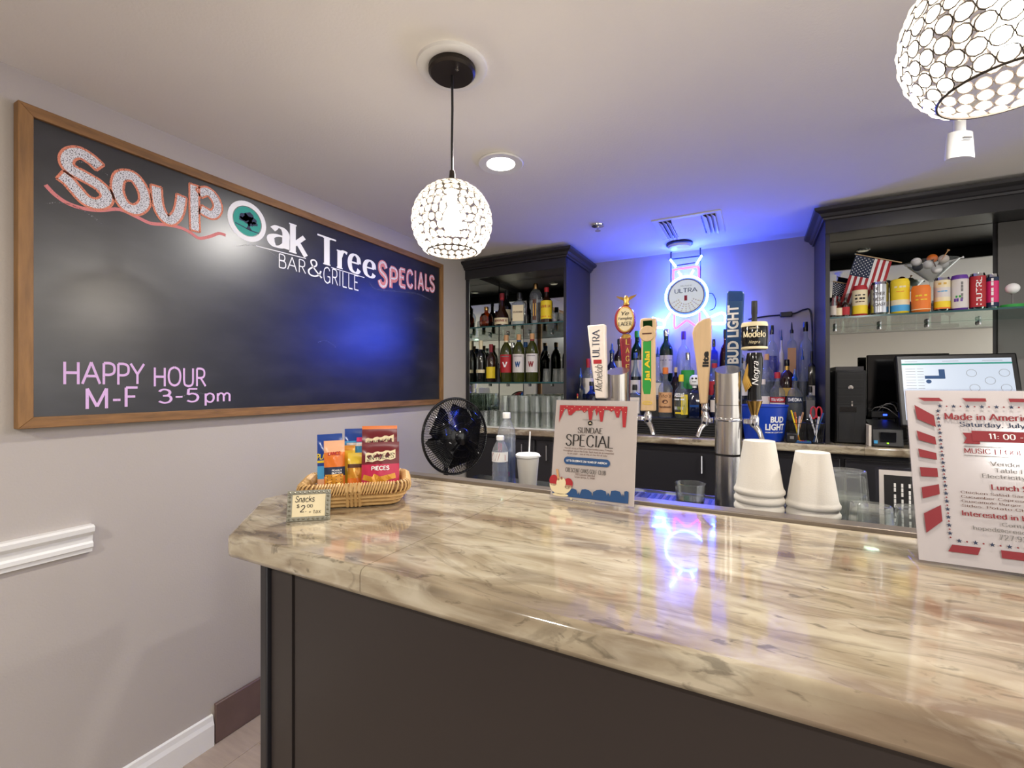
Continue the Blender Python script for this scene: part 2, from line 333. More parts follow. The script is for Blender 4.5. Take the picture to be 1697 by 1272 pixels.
pm('ink_white', (242, 242, 242), .6); pm('ink_gray', (120, 118, 118), .7); pm('ink_orange', (228, 120, 40), .6); pm('ink_green', (40, 150, 60), .6)
pm('ink_teal', (34, 154, 138), .6); pm('ink_cream', (232, 218, 180), .6); pm('ink_pink', (214, 40, 110), .5); pm('ink_purple', (96, 50, 150), .5)
pm('ink_lblue', (70, 160, 214), .6); pm('ink_tan', (206, 156, 108), .6); pm('ink_gold', (206, 164, 70), .5)
pm('wood_h', (130, 93, 52), .55, var=.7, vscale=9, stretch=(8, 1, 8), bump=.4, bscale=40); pm('wood_v', (140, 102, 58), .55, var=.5, vscale=9, stretch=(8, 8, 1), bump=.4, bscale=40)
pm('pale_wood', (212, 182, 142), .5, var=.14, vscale=14, stretch=(6, 6, .6)); pm('wicker', (200, 162, 106), .6, var=.35, vscale=60); pm('wicker_dark', (122, 86, 46), .7, var=.3, vscale=50)
granite('granite'); pm('panel_grey', (126, 124, 122), .3)
m, nt, N, L, b = newmat('slate')
b.inputs['Roughness'].default_value = .32; b.inputs['Specular IOR Level'].default_value = .85
tc = N.new('ShaderNodeTexCoord'); mp = N.new('ShaderNodeMapping'); mp.inputs['Scale'].default_value = (1, 1.2, 3); nz = N.new('ShaderNodeTexNoise'); nz.inputs['Scale'].default_value = 4; nz.inputs['Detail'].default_value = 8
rp = N.new('ShaderNodeValToRGB'); rp.color_ramp.elements[0].color = rgb(26, 27, 33); rp.color_ramp.elements[1].color = rgb(46, 46, 51); rp.color_ramp.elements[0].position = .4; rp.color_ramp.elements[1].position = .8
L.new(tc.outputs['Object'], mp.inputs[0]); L.new(mp.outputs[0], nz.inputs['Vector']); L.new(nz.outputs['Fac'], rp.inputs[0]); L.new(rp.outputs[0], b.inputs['Base Color'])
chalk('chalk_white', (226, 226, 230), .45); chalk('chalk_orange', (222, 140, 112), .6); chalk('chalk_pink', (216, 134, 132), .85); chalk('chalk_lilac', (222, 184, 230), .95); chalk('chalk_dust', (150, 152, 158), -.1)
m, nt, N, L, b = newmat('mirror'); b.inputs['Base Color'].default_value = (.78, .83, .8, 1); b.inputs['Metallic'].default_value = 1; b.inputs['Roughness'].default_value = .015
glass('clear_glass', (255, 255, 255), 1.2, .03, .06); glass('tumbler_glass', (250, 252, 250), 1.6, .04, .05); glass('shelf_glass', (222, 240, 234)); glass('acrylic', (250, 250, 252), .5, .12)
glass('bottle_clear', (234, 240, 246), 1.3, .03, .06); glass('bottle_blue', (90, 130, 226), 1.2); glass('bottle_green', (40, 128, 72), 1.2); glass('bottle_frost', (196, 210, 226), 1.0, .25)
glass('bottle_amber', (206, 120, 40), 1.2); glass('bottle_lime', (216, 226, 60), 1.2); glass('water_blue', (206, 220, 244), 1.2, .03, .08); glass('pet', (244, 247, 252), 1.4, .05, .1); glass('bottle_brownred', (150, 60, 50), 1.2)
pm('dark_glass', (16, 18, 16), .08, coat=.5); pm('olive_glass', (56, 60, 20), .1, coat=.5); pm('brown_glass', (44, 22, 12), .1, coat=.5); pm('navy_glass', (14, 22, 50), .1, coat=.5)
pm('bulb', (255, 255, 255), .5, emit=22, ecol=(255, 236, 205)); pm('lens', (255, 255, 255), .5, emit=16, ecol=(255, 250, 240)); pm('puck', (190, 186, 176), .5, emit=.25, ecol=(255, 240, 210))
pm('neon_white', (90, 96, 110), .4, emit=32, ecol=(88, 132, 255)); pm('neon_blue', (60, 70, 110), .4, emit=270, ecol=(46, 80, 255)); pm('neon_pink', (90, 20, 36), .4, emit=5, ecol=(255, 70, 110)); pm('neon_face', (118, 120, 116), .6, emit=.5, ecol=(238, 244, 240))
pm('screen', (120, 128, 140), .3, emit=.55, ecol=(222, 234, 250)); pm('led_blue', (40, 60, 255), .3, emit=5, ecol=(40, 70, 255)); pm('led_green', (120, 220, 40), .3, emit=1.5, ecol=(150, 230, 40))
pm('bucket_blue', (16, 62, 178), .4); pm('bud_blue', (14, 66, 134), .25, coat=.4); pm('red_lacquer', (142, 20, 28), .25, coat=.5); pm('white_lacquer', (236, 226, 218), .3, coat=.3)
pm('silver_paint', (150, 148, 134), .4, .5, bump=.3, bscale=300); pm('peach_bag', (236, 180, 140), .35)
m, nt, N, L, b = newmat('crystal')
N.remove(b); tl = N.new('ShaderNodeBsdfTranslucent'); tl.inputs[0].default_value = (1, .95, .87, 1); tr = N.new('ShaderNodeBsdfTransparent'); gl = N.new('ShaderNodeBsdfGlossy'); gl.inputs['Roughness'].default_value = .08
df = N.new('ShaderNodeBsdfDiffuse'); df.inputs[0].default_value = (.9, .87, .82, 1)
m0 = N.new('ShaderNodeMixShader'); m0.inputs[0].default_value = .3; m1 = N.new('ShaderNodeMixShader'); m1.inputs[0].default_value = .66; m2 = N.new('ShaderNodeMixShader'); m2.inputs[0].default_value = .22
L.new(tl.outputs[0], m0.inputs[1]); L.new(df.outputs[0], m0.inputs[2]); L.new(m0.outputs[0], m1.inputs[1]); L.new(tr.outputs[0], m1.inputs[2]); L.new(m1.outputs[0], m2.inputs[1]); L.new(gl.outputs[0], m2.inputs[2]); L.new(m2.outputs[0], N['Material Output'].inputs[0])

# ---------------------------------------------------------------- the room
XR, YF, YB, H = 5.2, -3.2, 3.29, 2.30
struct('floor', MB().box(0, XR, YF, YB, -.05, 0), 'floor_plank')
struct('ceiling', MB().box(-.1, XR, YF, YB + .1, H, H + .08), 'ceiling_paint')
struct('wall_left', MB().box(-.12, 0, YF, YB + .1, 0, H), 'wall_paint')
struct('wall_rear', MB().box(-.1, XR, YF - .1, YF, 0, H), 'wall_paint')
struct('wall_back', MB().box(0, XR, YB, YB + .1, 0, H), 'wall_paint')
def sweep(prof, fn, t0, t1):
    n = len(prof); vs = [fn(a, b, t) for t in (t0, t1) for a, b in prof]
    return MB().add(vs, [(i, (i + 1) % n, n + (i + 1) % n, n + i) for i in range(n)] + [tuple(range(n))[::-1], tuple(range(n, 2 * n))])
rail = [(0, .872), (.012, .872), (.014, .884), (.02, .888), (.02, .9), (.014, .906), (.016, .925), (.03, .938), (.032, .952), (.024, .958), (0, .958)]
struct('trim_1', sweep(rail, lambda a, b, t: (a, t, b), YF, .662), 'white_trim', smooth=False)
skirt = [(0, 0), (.016, 0), (.016, .085), (.01, .1), (.008, .118), (0, .122)]
struct('baseboard_left', sweep(skirt, lambda a, b, t: (a, t, b), YF, 1.03), 'white_trim', smooth=False)
tb = struct('trim_2', MB().box(0, .006, 1.035, YB, 0, .152), 'grout')
tm = MB().box(.0, .015, 0, .198, .004, .158); t0 = None
for i in range(11):
    if t0 is None: t0 = obj('tile', tm, 'base_tile', tb, bevel=.004); t0.location = (0, 1.036, 0)
    else:
        t = t0.copy(); col.objects.link(t); t.parent = tb; t.location = (0, 1.036 + .204 * i, 0)
for i in range(2):
    for j in range(4):
        obj('plank', MB().box(.004 + .15 * i, .15 + .15 * i, .3 + .62 * j + .2 * i, .915 + .62 * j + .2 * i, -.002, .003), 'floor_plank', bpy.data.objects['floor'], bevel=.0015)

# ---------------------------------------------------------------- recessed lamps (seen and added), vent and other things on the ceiling
def downlight(x, y, label, power):
    t = thing('recessed_light', label, 'light', (x, y, H))
    obj('trim_ring', MB().lathe([(.055, -.002), (.09, -.003), (.092, -.007), (.088, -.01), (.058, -.008), (.055, -.002)], 32, cap=False), 'white_plastic', t)
    obj('lens', MB().lathe([(.001, -.004), (.056, -.004), (.056, -.007), (.001, -.007)], 32), 'lens', t)
    ld = bpy.data.lights.new('recessed_lamp', 'AREA'); ld.shape = 'DISK'; ld.size = .1; ld.energy = power; ld.color = (1, .96, .9); ld.spread = PI
    lo = bpy.data.objects.new('recessed_lamp', ld); col.objects.link(lo); lo.parent = t; lo.location = (0, 0, -.012)
downlight(.952, 1.625, 'round recessed ceiling light glowing behind the hanging crystal pendant', 15)
downlight(2.75, 1.62, 'added out of view recessed fill light over the right part of the bar', 15)  # added lamp outside the view, gives the bar more light
downlight(1.0, -1.1, 'added unseen recessed fill light in front of the bar on the chalkboard side', 26)  # added lamp behind the camera, lights the faces turned to it
downlight(3.0, -1.1, 'added unseen recessed fill light in front of the bar on the right side', 24)  # second added lamp behind the camera, fill for the bar front

def louvre(name, parent, x0, x1, y0, y1, n, along):
    for i in range(n):
        mb = MB()
        if along == 'y':
            xc = x0 + (x1 - x0) * (i + .5) / n; d = .011
            mb.add([(xc - d, y0, -.004), (xc - d, y1, -.004), (xc + d, y1, -.022), (xc + d, y0, -.022), (xc - d + .002, y0, -.003), (xc - d + .002, y1, -.003), (xc + d + .002, y1, -.021), (xc + d + .002, y0, -.021)], [(0, 1, 2, 3), (4, 7, 6, 5), (0, 4, 5, 1), (2, 6, 7, 3), (0, 3, 7, 4), (1, 5, 6, 2)])
        else:
            yc = y0 + (y1 - y0) * (i + .5) / n; d = (y1 - y0) / n * .5
            mb.add([(x0, yc - d, -.006), (x1, yc - d, -.006), (x1, yc + d, -.02), (x0, yc + d, -.02), (x0, yc - d, -.004), (x1, yc - d, -.004), (x1, yc + d, -.018), (x0, yc + d, -.018)], [(0, 1, 2, 3), (4, 7, 6, 5), (0, 4, 5, 1), (2, 6, 7, 3), (0, 3, 7, 4), (1, 5, 6, 2)])
        obj(name, mb, 'white_plastic', parent, smooth=False)
v = thing('ceiling_vent', 'white metal air vent with angled louvres set in the ceiling', 'vent', (1.535, 2.775, H))
fr = MB()
for q in ((-.175, .175, -.19, -.16), (-.175, .175, .16, .19), (-.175, -.145, -.16, .16), (.145, .175, -.16, .16)): fr.box(*q, -.006, 0)
obj('frame', fr, 'white_plastic', v, bevel=.002); obj('duct_shade', MB().box(-.145, .145, -.16, .16, -.003, -.001), 'black_plastic', v)  # thin black sheet painted as the shade inside the vent opening
louvre('louvre', v, -.145, -.08, -.158, .158, 3, 'y'); louvre('louvre', v, -.075, .075, -.158, .158, 5, 'x'); louvre('louvre', v, .08, .145, -.158, .158, 3, 'y')
s_ = thing('smoke_detector', 'round white ceiling detector with dark rim beside the vent', 'detector', (1.44, 3.08, H))
obj('base', MB().lathe([(.08, 0), (.08, -.012), (.074, -.016), (.001, -.016)], 32), 'black_plastic', s_); obj('cover', MB().lathe([(.072, -.014), (.066, -.03), (.045, -.034), (.001, -.034)], 32), 'white_plastic', s_)
s_ = thing('fire_sprinkler', 'chrome fire sprinkler head on the ceiling left of the vent', 'sprinkler', (1.08, 2.519, H))
obj('escutcheon', MB().lathe([(.036, 0), (.034, -.006), (.016, -.01), (.001, -.01)], 24), 'chrome', s_); obj('body', MB().lathe([(.008, -.008), (.008, -.022), (.004, -.024), (.004, -.03)], 12), 'chrome', s_); obj('deflector', MB().lathe([(.016, -.03), (.016, -.033)], 12), 'chrome', s_)
s_ = thing('spot_head', 'white ceiling spot unit with flat body hanging under the ceiling', 'spotlight', (2.464, 2.04, H), .5)
obj('stem', MB().lathe([(.03, 0), (.03, -.012), (.016, -.018), (.016, -.07)], 16), 'white_plastic', s_)
hb = obj('housing', MB().lathe([(.03, -.066), (.04, -.07), (.046, -.15), (.044, -.156), (.001, -.156)], 24, flat=.55), 'white_plastic', s_)
obj('print', MB().flat(rect(-.012, -.097, .016, -.092), FRONT(.0262)).flat(rect(-.016, -.104, .01, -.102), FRONT(.0262)), 'ink_gray', hb)

# ---------------------------------------------------------------- crystal pendants
crys = MB().lathe([(.0005, -.0045), (.0066, -.0032), (.0097, 0), (.0066, .0032), (.0005, .0045)], 8)
cm = None
def pendant(x, y, label, zc=1.859, drop=True):
    global cm
    t = thing('pendant_lamp', label, 'pendant lamp', (x, y, H), group='crystal globe pendants above the bar')
    obj('medallion', MB().lathe([(.062, -.004), (.07, -.008), (.088, -.012), (.098, -.008), (.1, 0)], 40), 'white_plastic', t)
    can = obj('canopy', MB().lathe([(.066, 0), (.066, -.018), (.06, -.024), (.001, -.026)], 36), 'bronze', t)
    for a in (2.2, -.6): obj('screw', MB().lathe([(.005, -.024), (.005, -.034), (.001, -.035)], 10, c=(.04 * math.cos(a), .04 * math.sin(a), 0)), 'chrome', can)
    zl = zc - H; R = .11
    obj('cord', MB().tube([(0, 0, -.02), (.001, 0, -.12), (-.0005, 0, -.22), (0, 0, zl + R + .03)], .0035, 8), 'black_plastic', t)
    obj('socket_cap', MB().lathe([(.007, zl + R + .035), (.009, zl + R + .012), (.022, zl + R + .006), (.03, zl + R - .008), (.028, zl + R - .012)], 20), 'bronze', t)
    bl = obj('bulb', MB().lathe([(.001, zl - .03), (.018, zl - .025), (.028, zl - .004), (.026, zl + .016), (.014, zl + .04), (.013, zl + .09)], 20), 'bulb', t)
    cage = MB(); spots = []
    rows = 11; th0, th1 = math.radians(20), math.radians(135)
    for i in range(rows):
        th = th0 + (th1 - th0) * i / (rows - 1); rr = R * math.sin(th); n = max(8, int(2 * PI * rr / .0212))
        for j in range(n):
            ph = 2 * PI * (j + .5 * (i % 2)) / n
            nv = Vector((math.sin(th) * math.cos(ph), math.sin(th) * math.sin(ph), math.cos(th))); p = nv * R + Vector((0, 0, zl))
            q = nv.to_track_quat('Z', 'Y'); spots.append((p, q))
            ring = [p + q @ Vector((.0102 * math.cos(a), .0102 * math.sin(a), 0)) for a in [2 * PI * k / 10 for k in range(10)]]
            cage.tube(ring, .0009, 4, closed=True)
    for th in (th0 - .1, th1 + .1):
        cage.tube([(R * math.sin(th) * math.cos(2 * PI * k / 48), R * math.sin(th) * math.sin(2 * PI * k / 48), zl + R * math.cos(th)) for k in range(48)], .0018, 6, closed=True)
    cg = obj('wire_cage', cage, 'bronze', t, fixn=False)
    for p, q in spots:
        if cm is None: o = obj('crystal', crys, 'crystal', t); cm = o.data
        else: o = bpy.data.objects.new('crystal', cm); col.objects.link(o); o.parent = t
        o.location = p; o.rotation_mode = 'QUATERNION'; o.rotation_quaternion = q
    ld = bpy.data.lights.new('pendant_bulb_light', 'POINT'); ld.energy = 9.5; ld.color = (1, .9, .76); ld.shadow_soft_size = .035
    lo = bpy.data.objects.new('pendant_bulb_light', ld); col.objects.link(lo); lo.parent = t; lo.location = (0, 0, zl - .052)
pendant(1.103, 1.072, 'crystal bead globe pendant on black cord in front of the chalkboard corner')
pendant(2.155, .83, 'crystal bead globe pendant cut off at the top right of the picture', 1.868)

# ---------------------------------------------------------------- chalkboard
bd = thing('chalkboard', 'large wood framed chalkboard with chalk lettering on the left wall', 'chalkboard', (0, 0, 0))
y0, y1, z0, z1, fw = .49, 2.483, 1.272, 2.197, .032
obj('slate', MB().box(.004, .024, y0 + .02, y1 - .02, z0 + .02, z1 - .02), 'slate', bd, smooth=False)
X0, X1 = .002, .036
for (a, bq, cq, d, mt) in (((y0, z0), (y1, z0), (y1 - fw, z0 + fw), (y0 + fw, z0 + fw), 'wood_h'), ((y0, z1), (y1, z1), (y1 - fw, z1 - fw), (y0 + fw, z1 - fw), 'wood_h'), ((y0, z0), (y0, z1), (y0 + fw, z1 - fw), (y0 + fw, z0 + fw), 'wood_v'), ((y1, z0), (y1, z1), (y1 - fw, z1 - fw), (y1 - fw, z0 + fw), 'wood_v')):
    obj('frame_rail', MB().prism([a, bq, cq, d], lambda p, q, t: (t, p, q), X0, X1), mt, bd, bevel=.0015, smooth=False)
XB = .0246
BF = lambda a, b_: (XB, a, b_)
def outline_strokes(strokes, wd, closed=()):
    fill = MB(); line = MB()
    for i, st in enumerate(strokes):
        cl = i in closed; p = catmull(st, 8, cl)
        if cl: p = p + [p[0]]
        fill.flat(stroke_poly(p, lambda dx, dy: wd), lambda a, b_: (XB + .00008 * i, a, b_))
        vs, fs = stroke_poly(p, lambda dx, dy: wd)
        for side in (vs[0::2], vs[1::2]): line.flat(stroke_poly(side, lambda dx, dy: wd * .2), BF)
        if not cl:
            for e in (0, -2): line.flat(stroke_poly([vs[e], vs[e + 1]], lambda dx, dy: wd * .2), BF)
    line.v = [(x + .0004, y, z) for x, y, z in line.v]
    return fill, line
SOUP = [[(0.6770, 2.0860), (0.6540, 2.1030), (0.6270, 2.1110), (0.6040, 2.0960), (0.5960, 2.0710), (0.6070, 2.0520), (0.6370, 2.0430), (0.6720, 2.0300), (0.6930, 2.0080), (0.6900, 1.9840), (0.6680, 1.9680), (0.6410, 1.9720), (0.6170, 1.9960), (0.6000, 2.0150), (0.5810, 2.0260)], [(0.7350, 2.0850), (0.7660, 2.0920), (0.7920, 2.0590), (0.7970, 2.0170), (0.7740, 1.9860), (0.7430, 1.9890), (0.7230, 2.0240), (0.7230, 2.0610)], [(0.8310, 2.0880), (0.8360, 2.0310), (0.8500, 1.9940), (0.8740, 1.9810), (0.8970, 2.0090), (0.9070, 2.0460), (0.9110, 2.0830)], [(0.9540, 2.1390), (0.9540, 2.0780), (0.9550, 2.0200), (0.9570, 1.9680)], [(0.9690, 2.1120), (0.9990, 2.1310), (1.0270, 2.1150), (1.0380, 2.0800), (1.0170, 2.0490), (0.9740, 2.0570)]]
fl, ln = outline_strokes(SOUP, .034, (1,))
obj('soup_lettering', fl, 'chalk_white', bd, smooth=False, fixn=False); obj('soup_outline', ln, 'chalk_orange', bd, smooth=False, fixn=False)
ul = [(0.5500, 1.9830), (0.5690, 1.9630), (0.5970, 1.9470), (0.6340, 1.9430), (0.6760, 1.9510), (0.7270, 1.9710), (0.7740, 1.9620), (0.8150, 1.9530), (0.8630, 1.9630), (0.9080, 1.9660), (0.9420, 1.9580), (0.9710, 1.9460), (1.0120, 1.9650), (1.0430, 1.9850), (1.0680, 1.9850)]
obj('chalk_underline', MB().flat(stroke_poly(catmull(ul, 5), lambda dx, dy: .011), BF), 'chalk_pink', bd, smooth=False, fixn=False)
def boardbox(vf, ya, za, yb, zb): return MB().flat(fit(vf, ya, za, yb, zb), BF)
lg = MB()
cyy, czz, R = 1.156, 2.067, .081
ci, co = circle(cyy, czz, R * .76, 40), circle(cyy, czz, R, 40)
lg.flat((ci + co, [(i, (i + 1) % 40, 40 + (i + 1) % 40, 40 + i) for i in range(40)]), BF)
obj('emblem_ring', lg, 'ink_white', bd, smooth=False, fixn=False); lg = MB()
for tx, q in (('a', (1.2400, 1.9940, 1.3490, 2.0910)), ('k', (1.3460, 1.9850, 1.4430, 2.1220)), ('T', (1.4960, 1.9800, 1.6060, 2.1170)), ('r', (1.6100, 1.9800, 1.6790, 2.0770)), ('e', (1.6790, 1.9760, 1.7690, 2.0790)), ('e', (1.7810, 1.9760, 1.8780, 2.0730))):
    obj('name_letter', MB().flat(fit(sk(tx, .2, .06, .13 if tx not in 'ae' else 0), *q), BF), 'ink_white', bd, smooth=False, fixn=False)
l2 = MB()
for tx, q in (('BAR', (1.2960, 1.9090, 1.4330, 1.9740)), ('&', (1.4430, 1.9070, 1.5240, 1.9900)), ('GRILLE', (1.5310, 1.8900, 1.7520, 1.9720))): l2.flat(fit(sk(tx, .085, track=.16), *q), BF)
for p, q in (((1.1920, 1.9770), (1.4330, 1.9830)), ((1.5770, 1.9740), (1.7940, 1.9690))):
    l2.flat(stroke_poly([p, q], lambda dx, dy: .004), BF)
obj('bar_and_grille_lettering', l2, 'ink_white', bd, smooth=False, fixn=False)
em = obj('emblem_disc', MB().flat(ngon(circle(cyy, czz, R * .72, 36)), lambda a, b_: (XB - .0002, a, b_)), 'ink_teal', bd, smooth=False, fixn=False)
tree = MB(); random.seed(3)
for dx, dz, r in ((-.012, .014, .02), (.006, .024, .019), (.02, .01, .018), (.0, .006, .02), (-.024, .004, .012), (.03, -.002, .012), (.012, -.006, .013)):
    tree.flat(ngon([(cyy + dx + (r + random.uniform(-.003, .003)) * math.cos(k * PI / 7), czz + dz + (r * .8 + random.uniform(-.003, .003)) * math.sin(k * PI / 7)) for k in range(14)]), lambda a, b_: (XB + .0003, a, b_))
tree.flat(ngon([(cyy + .002, czz), (cyy + .012, czz), (cyy + .009, czz - .02), (cyy + .02, czz - .034), (cyy - .006, czz - .03), (cyy + .002, czz - .018)]), lambda a, b_: (XB + .0003, a, b_))
tree.flat(stroke_poly(catmull([(cyy - .05, czz - .02), (cyy - .02, czz - .026), (cyy + .01, czz - .033), (cyy + .05, czz - .035)], 5), lambda dx, dy: .004), lambda a, b_: (XB + .0003, a, b_))
obj('tree_emblem', tree, 'ink_navy', em, smooth=False, fixn=False); random.seed(7)
sp = MB(); sp2 = MB()
for ch, q in (('S', (1.8910, 1.9360, 1.9720, 2.0950)), ('P', (1.9810, 1.9520, 2.0560, 2.0810)), ('E', (2.0610, 1.9660, 2.1190, 2.0900)), ('C', (2.1250, 1.9750, 2.1900, 2.0980)), ('I', (2.2010, 1.9810, 2.2180, 2.0990)), ('A', (2.2300, 1.9830, 2.2940, 2.1030)), ('L', (2.3000, 1.9900, 2.3430, 2.1010)), ('S', (2.3430, 1.9910, 2.4050, 2.1080))):
    sp.flat(fit(sk(ch, .3), *q), BF); e_ = .006
    sp2.flat(fit(sk(ch, .09), q[0] + e_, q[1] + e_, q[2] - e_, q[3] - e_), lambda a, b_: (XB + .0004, a, b_))
obj('specials_lettering', sp, 'chalk_pink', bd, smooth=False, fixn=False); obj('specials_highlight', sp2, 'chalk_white', bd, smooth=False, fixn=False)
obj('specials_flourish', MB().flat(stroke_poly(catmull([(1.8290, 1.9500), (1.8730, 1.9250), (2.0060, 1.9360), (2.2180, 1.9600), (2.3610, 1.9430)], 5), lambda dx, dy: .007), BF), 'chalk_dust', bd, smooth=False, fixn=False)
hh = MB()
for tx, q in (('HAPPY', (0.5890, 1.3980, 0.7980, 1.4710)), ('HOUR', (0.8240, 1.3890, 0.9960, 1.4640)), ('M-F', (0.6410, 1.3220, 0.7770, 1.3920)), ('3-5', (0.8370, 1.3310, 0.9710, 1.3850)), ('pm', (0.9900, 1.3190, 1.0870, 1.3680))): hh.flat(fit(sk(tx, .12, jit=.03), *q), BF)
obj('happy_hour_lettering', hh, 'chalk_lilac', bd, smooth=False, fixn=False)
for (u_, v_, r) in ((.55, 1.93, .05), (.62, 2.08, .03), (1.5, 1.6, .04), (.9, 1.35, .06), (2.2, 1.8, .05), (1.1, 1.95, .1)):
    sm = MB().flat(stroke_poly(catmull([(u_, v_), (u_ + r, v_ + r * .3), (u_ + 2 * r, v_), (u_ + 2.6 * r, v_ - r * .4)], 4), lambda dx, dy: .004), BF)
    obj('chalk_smudge', sm, 'chalk_dust', bd, smooth=False, fixn=False)

# ---------------------------------------------------------------- front bar
base = thing('bar_counter', 'dark brown panelled base under the granite bar top', 'bar', (0, 0, 0))
obj('front_panel', MB().box(1.20, 4.6, .495, .515, 0, 1.103), 'bar_panel', base)
obj('panel', MB().box(1.145, 1.197, .492, .515, 0, 1.103), 'bar_panel', base)
obj('corner_post', MB().box(1.125, 1.142, .485, .51, 0, 1.103), 'cab_black', base, bevel=.002)
obj('end_panel', MB().add([(1.13, .51, 0), (.97, .66, 0), (.97, .97, 0), (1.0, .97, 0), (1.0, .67, 0), (1.15, .53, 0), (1.13, .51, 1.103), (.97, .66, 1.103), (.97, .97, 1.103), (1.0, .97, 1.103), (1.0, .67, 1.103), (1.15, .53, 1.103)], [(0, 1, 7, 6), (1, 2, 8, 7), (2, 3, 9, 8), (3, 4, 10, 9), (4, 5, 11, 10), (5, 0, 6, 11), (0, 5, 4, 1), (1, 4, 3, 2), (6, 7, 10, 11), (7, 8, 9, 10)]), 'bar_panel', base, smooth=False)
obj('back_panel', MB().box(1.0, 4.6, .95, .97, 0, 1.103), 'cab_black', base); obj('kick_rail', MB().box(1.15, 4.6, .485, .497, 0, .1), 'cab_black', base)
top = thing('granite_countertop', 'polished cream and brown granite bar top with clipped corner', 'countertop', (0, 0, 0))
def slab(name, poly, parent, zt=1.143, th=.04):
    o = obj(name, MB().prism(poly, lambda a, b_, t: (a, b_, t), zt - th, zt), 'granite', parent, bevel=.009); me = o.data
    at = me.attributes.new('bevel_weight_edge', 'FLOAT', 'EDGE')                 # round the outer edges only, the joint between slabs stays tight
    for e in me.edges:
        a, b_ = (me.vertices[i].co for i in e.vertices); seam = abs(a.x - b_.x) < 1e-4 and min(abs(a.x - q) for q in (1.3793, 1.3807, 2.3295, 2.3305)) < 1e-4
        at.data[e.index].value = 0 if seam else 1
    o.modifiers['bevel'].limit_method = 'WEIGHT'; return o
slab('slab', [(1.07, .462), (1.3793, .462), (1.3793, .992), (.886, .992), (.886, .645)], top)
slab('slab', [(1.3807, .462), (4.7, .462), (4.7, .992), (1.3807, .992)], top)
tag(obj('bar_edge_strip', MB().box(.886, 4.7, .993, 1.03, 1.1, 1.149), 'strip_metal', bevel=.002), 'grey metal strip running along the back edge of the granite bar', 'metal strip')

# ---------------------------------------------------------------- bartender's side: steel worktop, drip tray
ub = thing('steel_worktop', 'stainless steel work surface behind the granite bar', 'worktop', (0, 0, 0))
obj('top', MB().box(.78, 4.6, 1.035, 1.735, .965, 1.0), 'steel_flat', ub, bevel=.003); obj('apron', MB().box(.8, 4.6, 1.06, 1.7, 0, .965), 'cab_black', ub)
dt = thing('drip_tray', 'stainless drip tray with slotted grate beneath the beer taps', 'drip tray', (1.37, 1.485, 1.0))
obj('pan', MB().box(0, .62, .02, .23, 0, .008).box(0, .62, 0, .02, 0, .014).box(0, .62, .23, .24, 0, .014), 'steel_flat', dt)
for i in range(26): obj('slot_shade', MB().box(.02 + .0225 * i, .03 + .0225 * i, .05, .2, .0075, .0095), 'black_plastic', dt)  # black strips stand for the shade in the grate openings
ss = thing('steel_shelf', 'narrow steel shelf for cups just behind the bar edge', 'shelf', (1.84, 1.035, 1.0)); obj('deck', MB().box(0, .9, 0, .21, .048, .054), 'steel_flat', ss); obj('riser', MB().box(0, .9, .2, .21, 0, .048).box(0, .9, 0, .01, 0, .048), 'steel_flat', ss)

# ---------------------------------------------------------------- back bar: cabinets, counter
bc = thing('back_bar_cabinet', 'black base cabinets under the back counter', 'cabinet', (0, 0, 0))
obj('carcass', MB().box(.018, 4.6, 2.80, 3.28, 0, 1.057), 'cab_black', bc)
for i in range(8):
    x = .02 + .56 * i; d = obj('door', MB().box(x, x + .54, 2.782, 2.8, .1, 1.03), 'cab_black', bc, bevel=.003)
    hx = x + (.08 if i % 2 else .46)
    obj('handle', MB().tube([(hx, 2.785, .9), (hx, 2.755, .905), (hx, 2.755, 1.0), (hx, 2.785, 1.005)], .005, 8), 'chrome', d)
bt = thing('back_counter', 'thin granite counter along the back wall under bottles and glasses', 'countertop', (0, 0, 0))
slab('slab', [(0.002, 2.735), (2.3295, 2.735), (2.3295, 3.288), (.002, 3.288)], bt, 1.10, .042); slab('slab', [(2.3305, 2.735), (4.6, 2.735), (4.6, 3.288), (2.3305, 3.288)], bt, 1.10, .042)

crown = [(0, 2.228), (.01, 2.228), (.012, 2.238), (.02, 2.242), (.028, 2.256), (.044, 2.264), (.05, 2.268), (.052, 2.282), (0, 2.282)]
def crown_path(path, prof):
    vs = []; n = len(prof); k = len(path)
    for i, p in enumerate(path):
        a = Vector(path[max(i - 1, 0)]); b_ = Vector(path[min(i + 1, k - 1)]); p = Vector(p)
        d1 = (p - a).normalized() if i else (b_ - p).normalized(); d2 = (b_ - p).normalized() if i < k - 1 else d1
        n1 = Vector((d1.y, -d1.x)); n2 = Vector((d2.y, -d2.x)); mtr = (n1 + n2) / (1 + n1.dot(n2))
        vs += [(p.x + mtr.x * o, p.y + mtr.y * o, z) for o, z in prof]
    return MB().add(vs, [(i * n + j, i * n + (j + 1) % n, (i + 1) * n + (j + 1) % n, (i + 1) * n + j) for i in range(k - 1) for j in range(n)] + [tuple(range(n)), tuple(range((k - 1) * n, k * n))[::-1]])
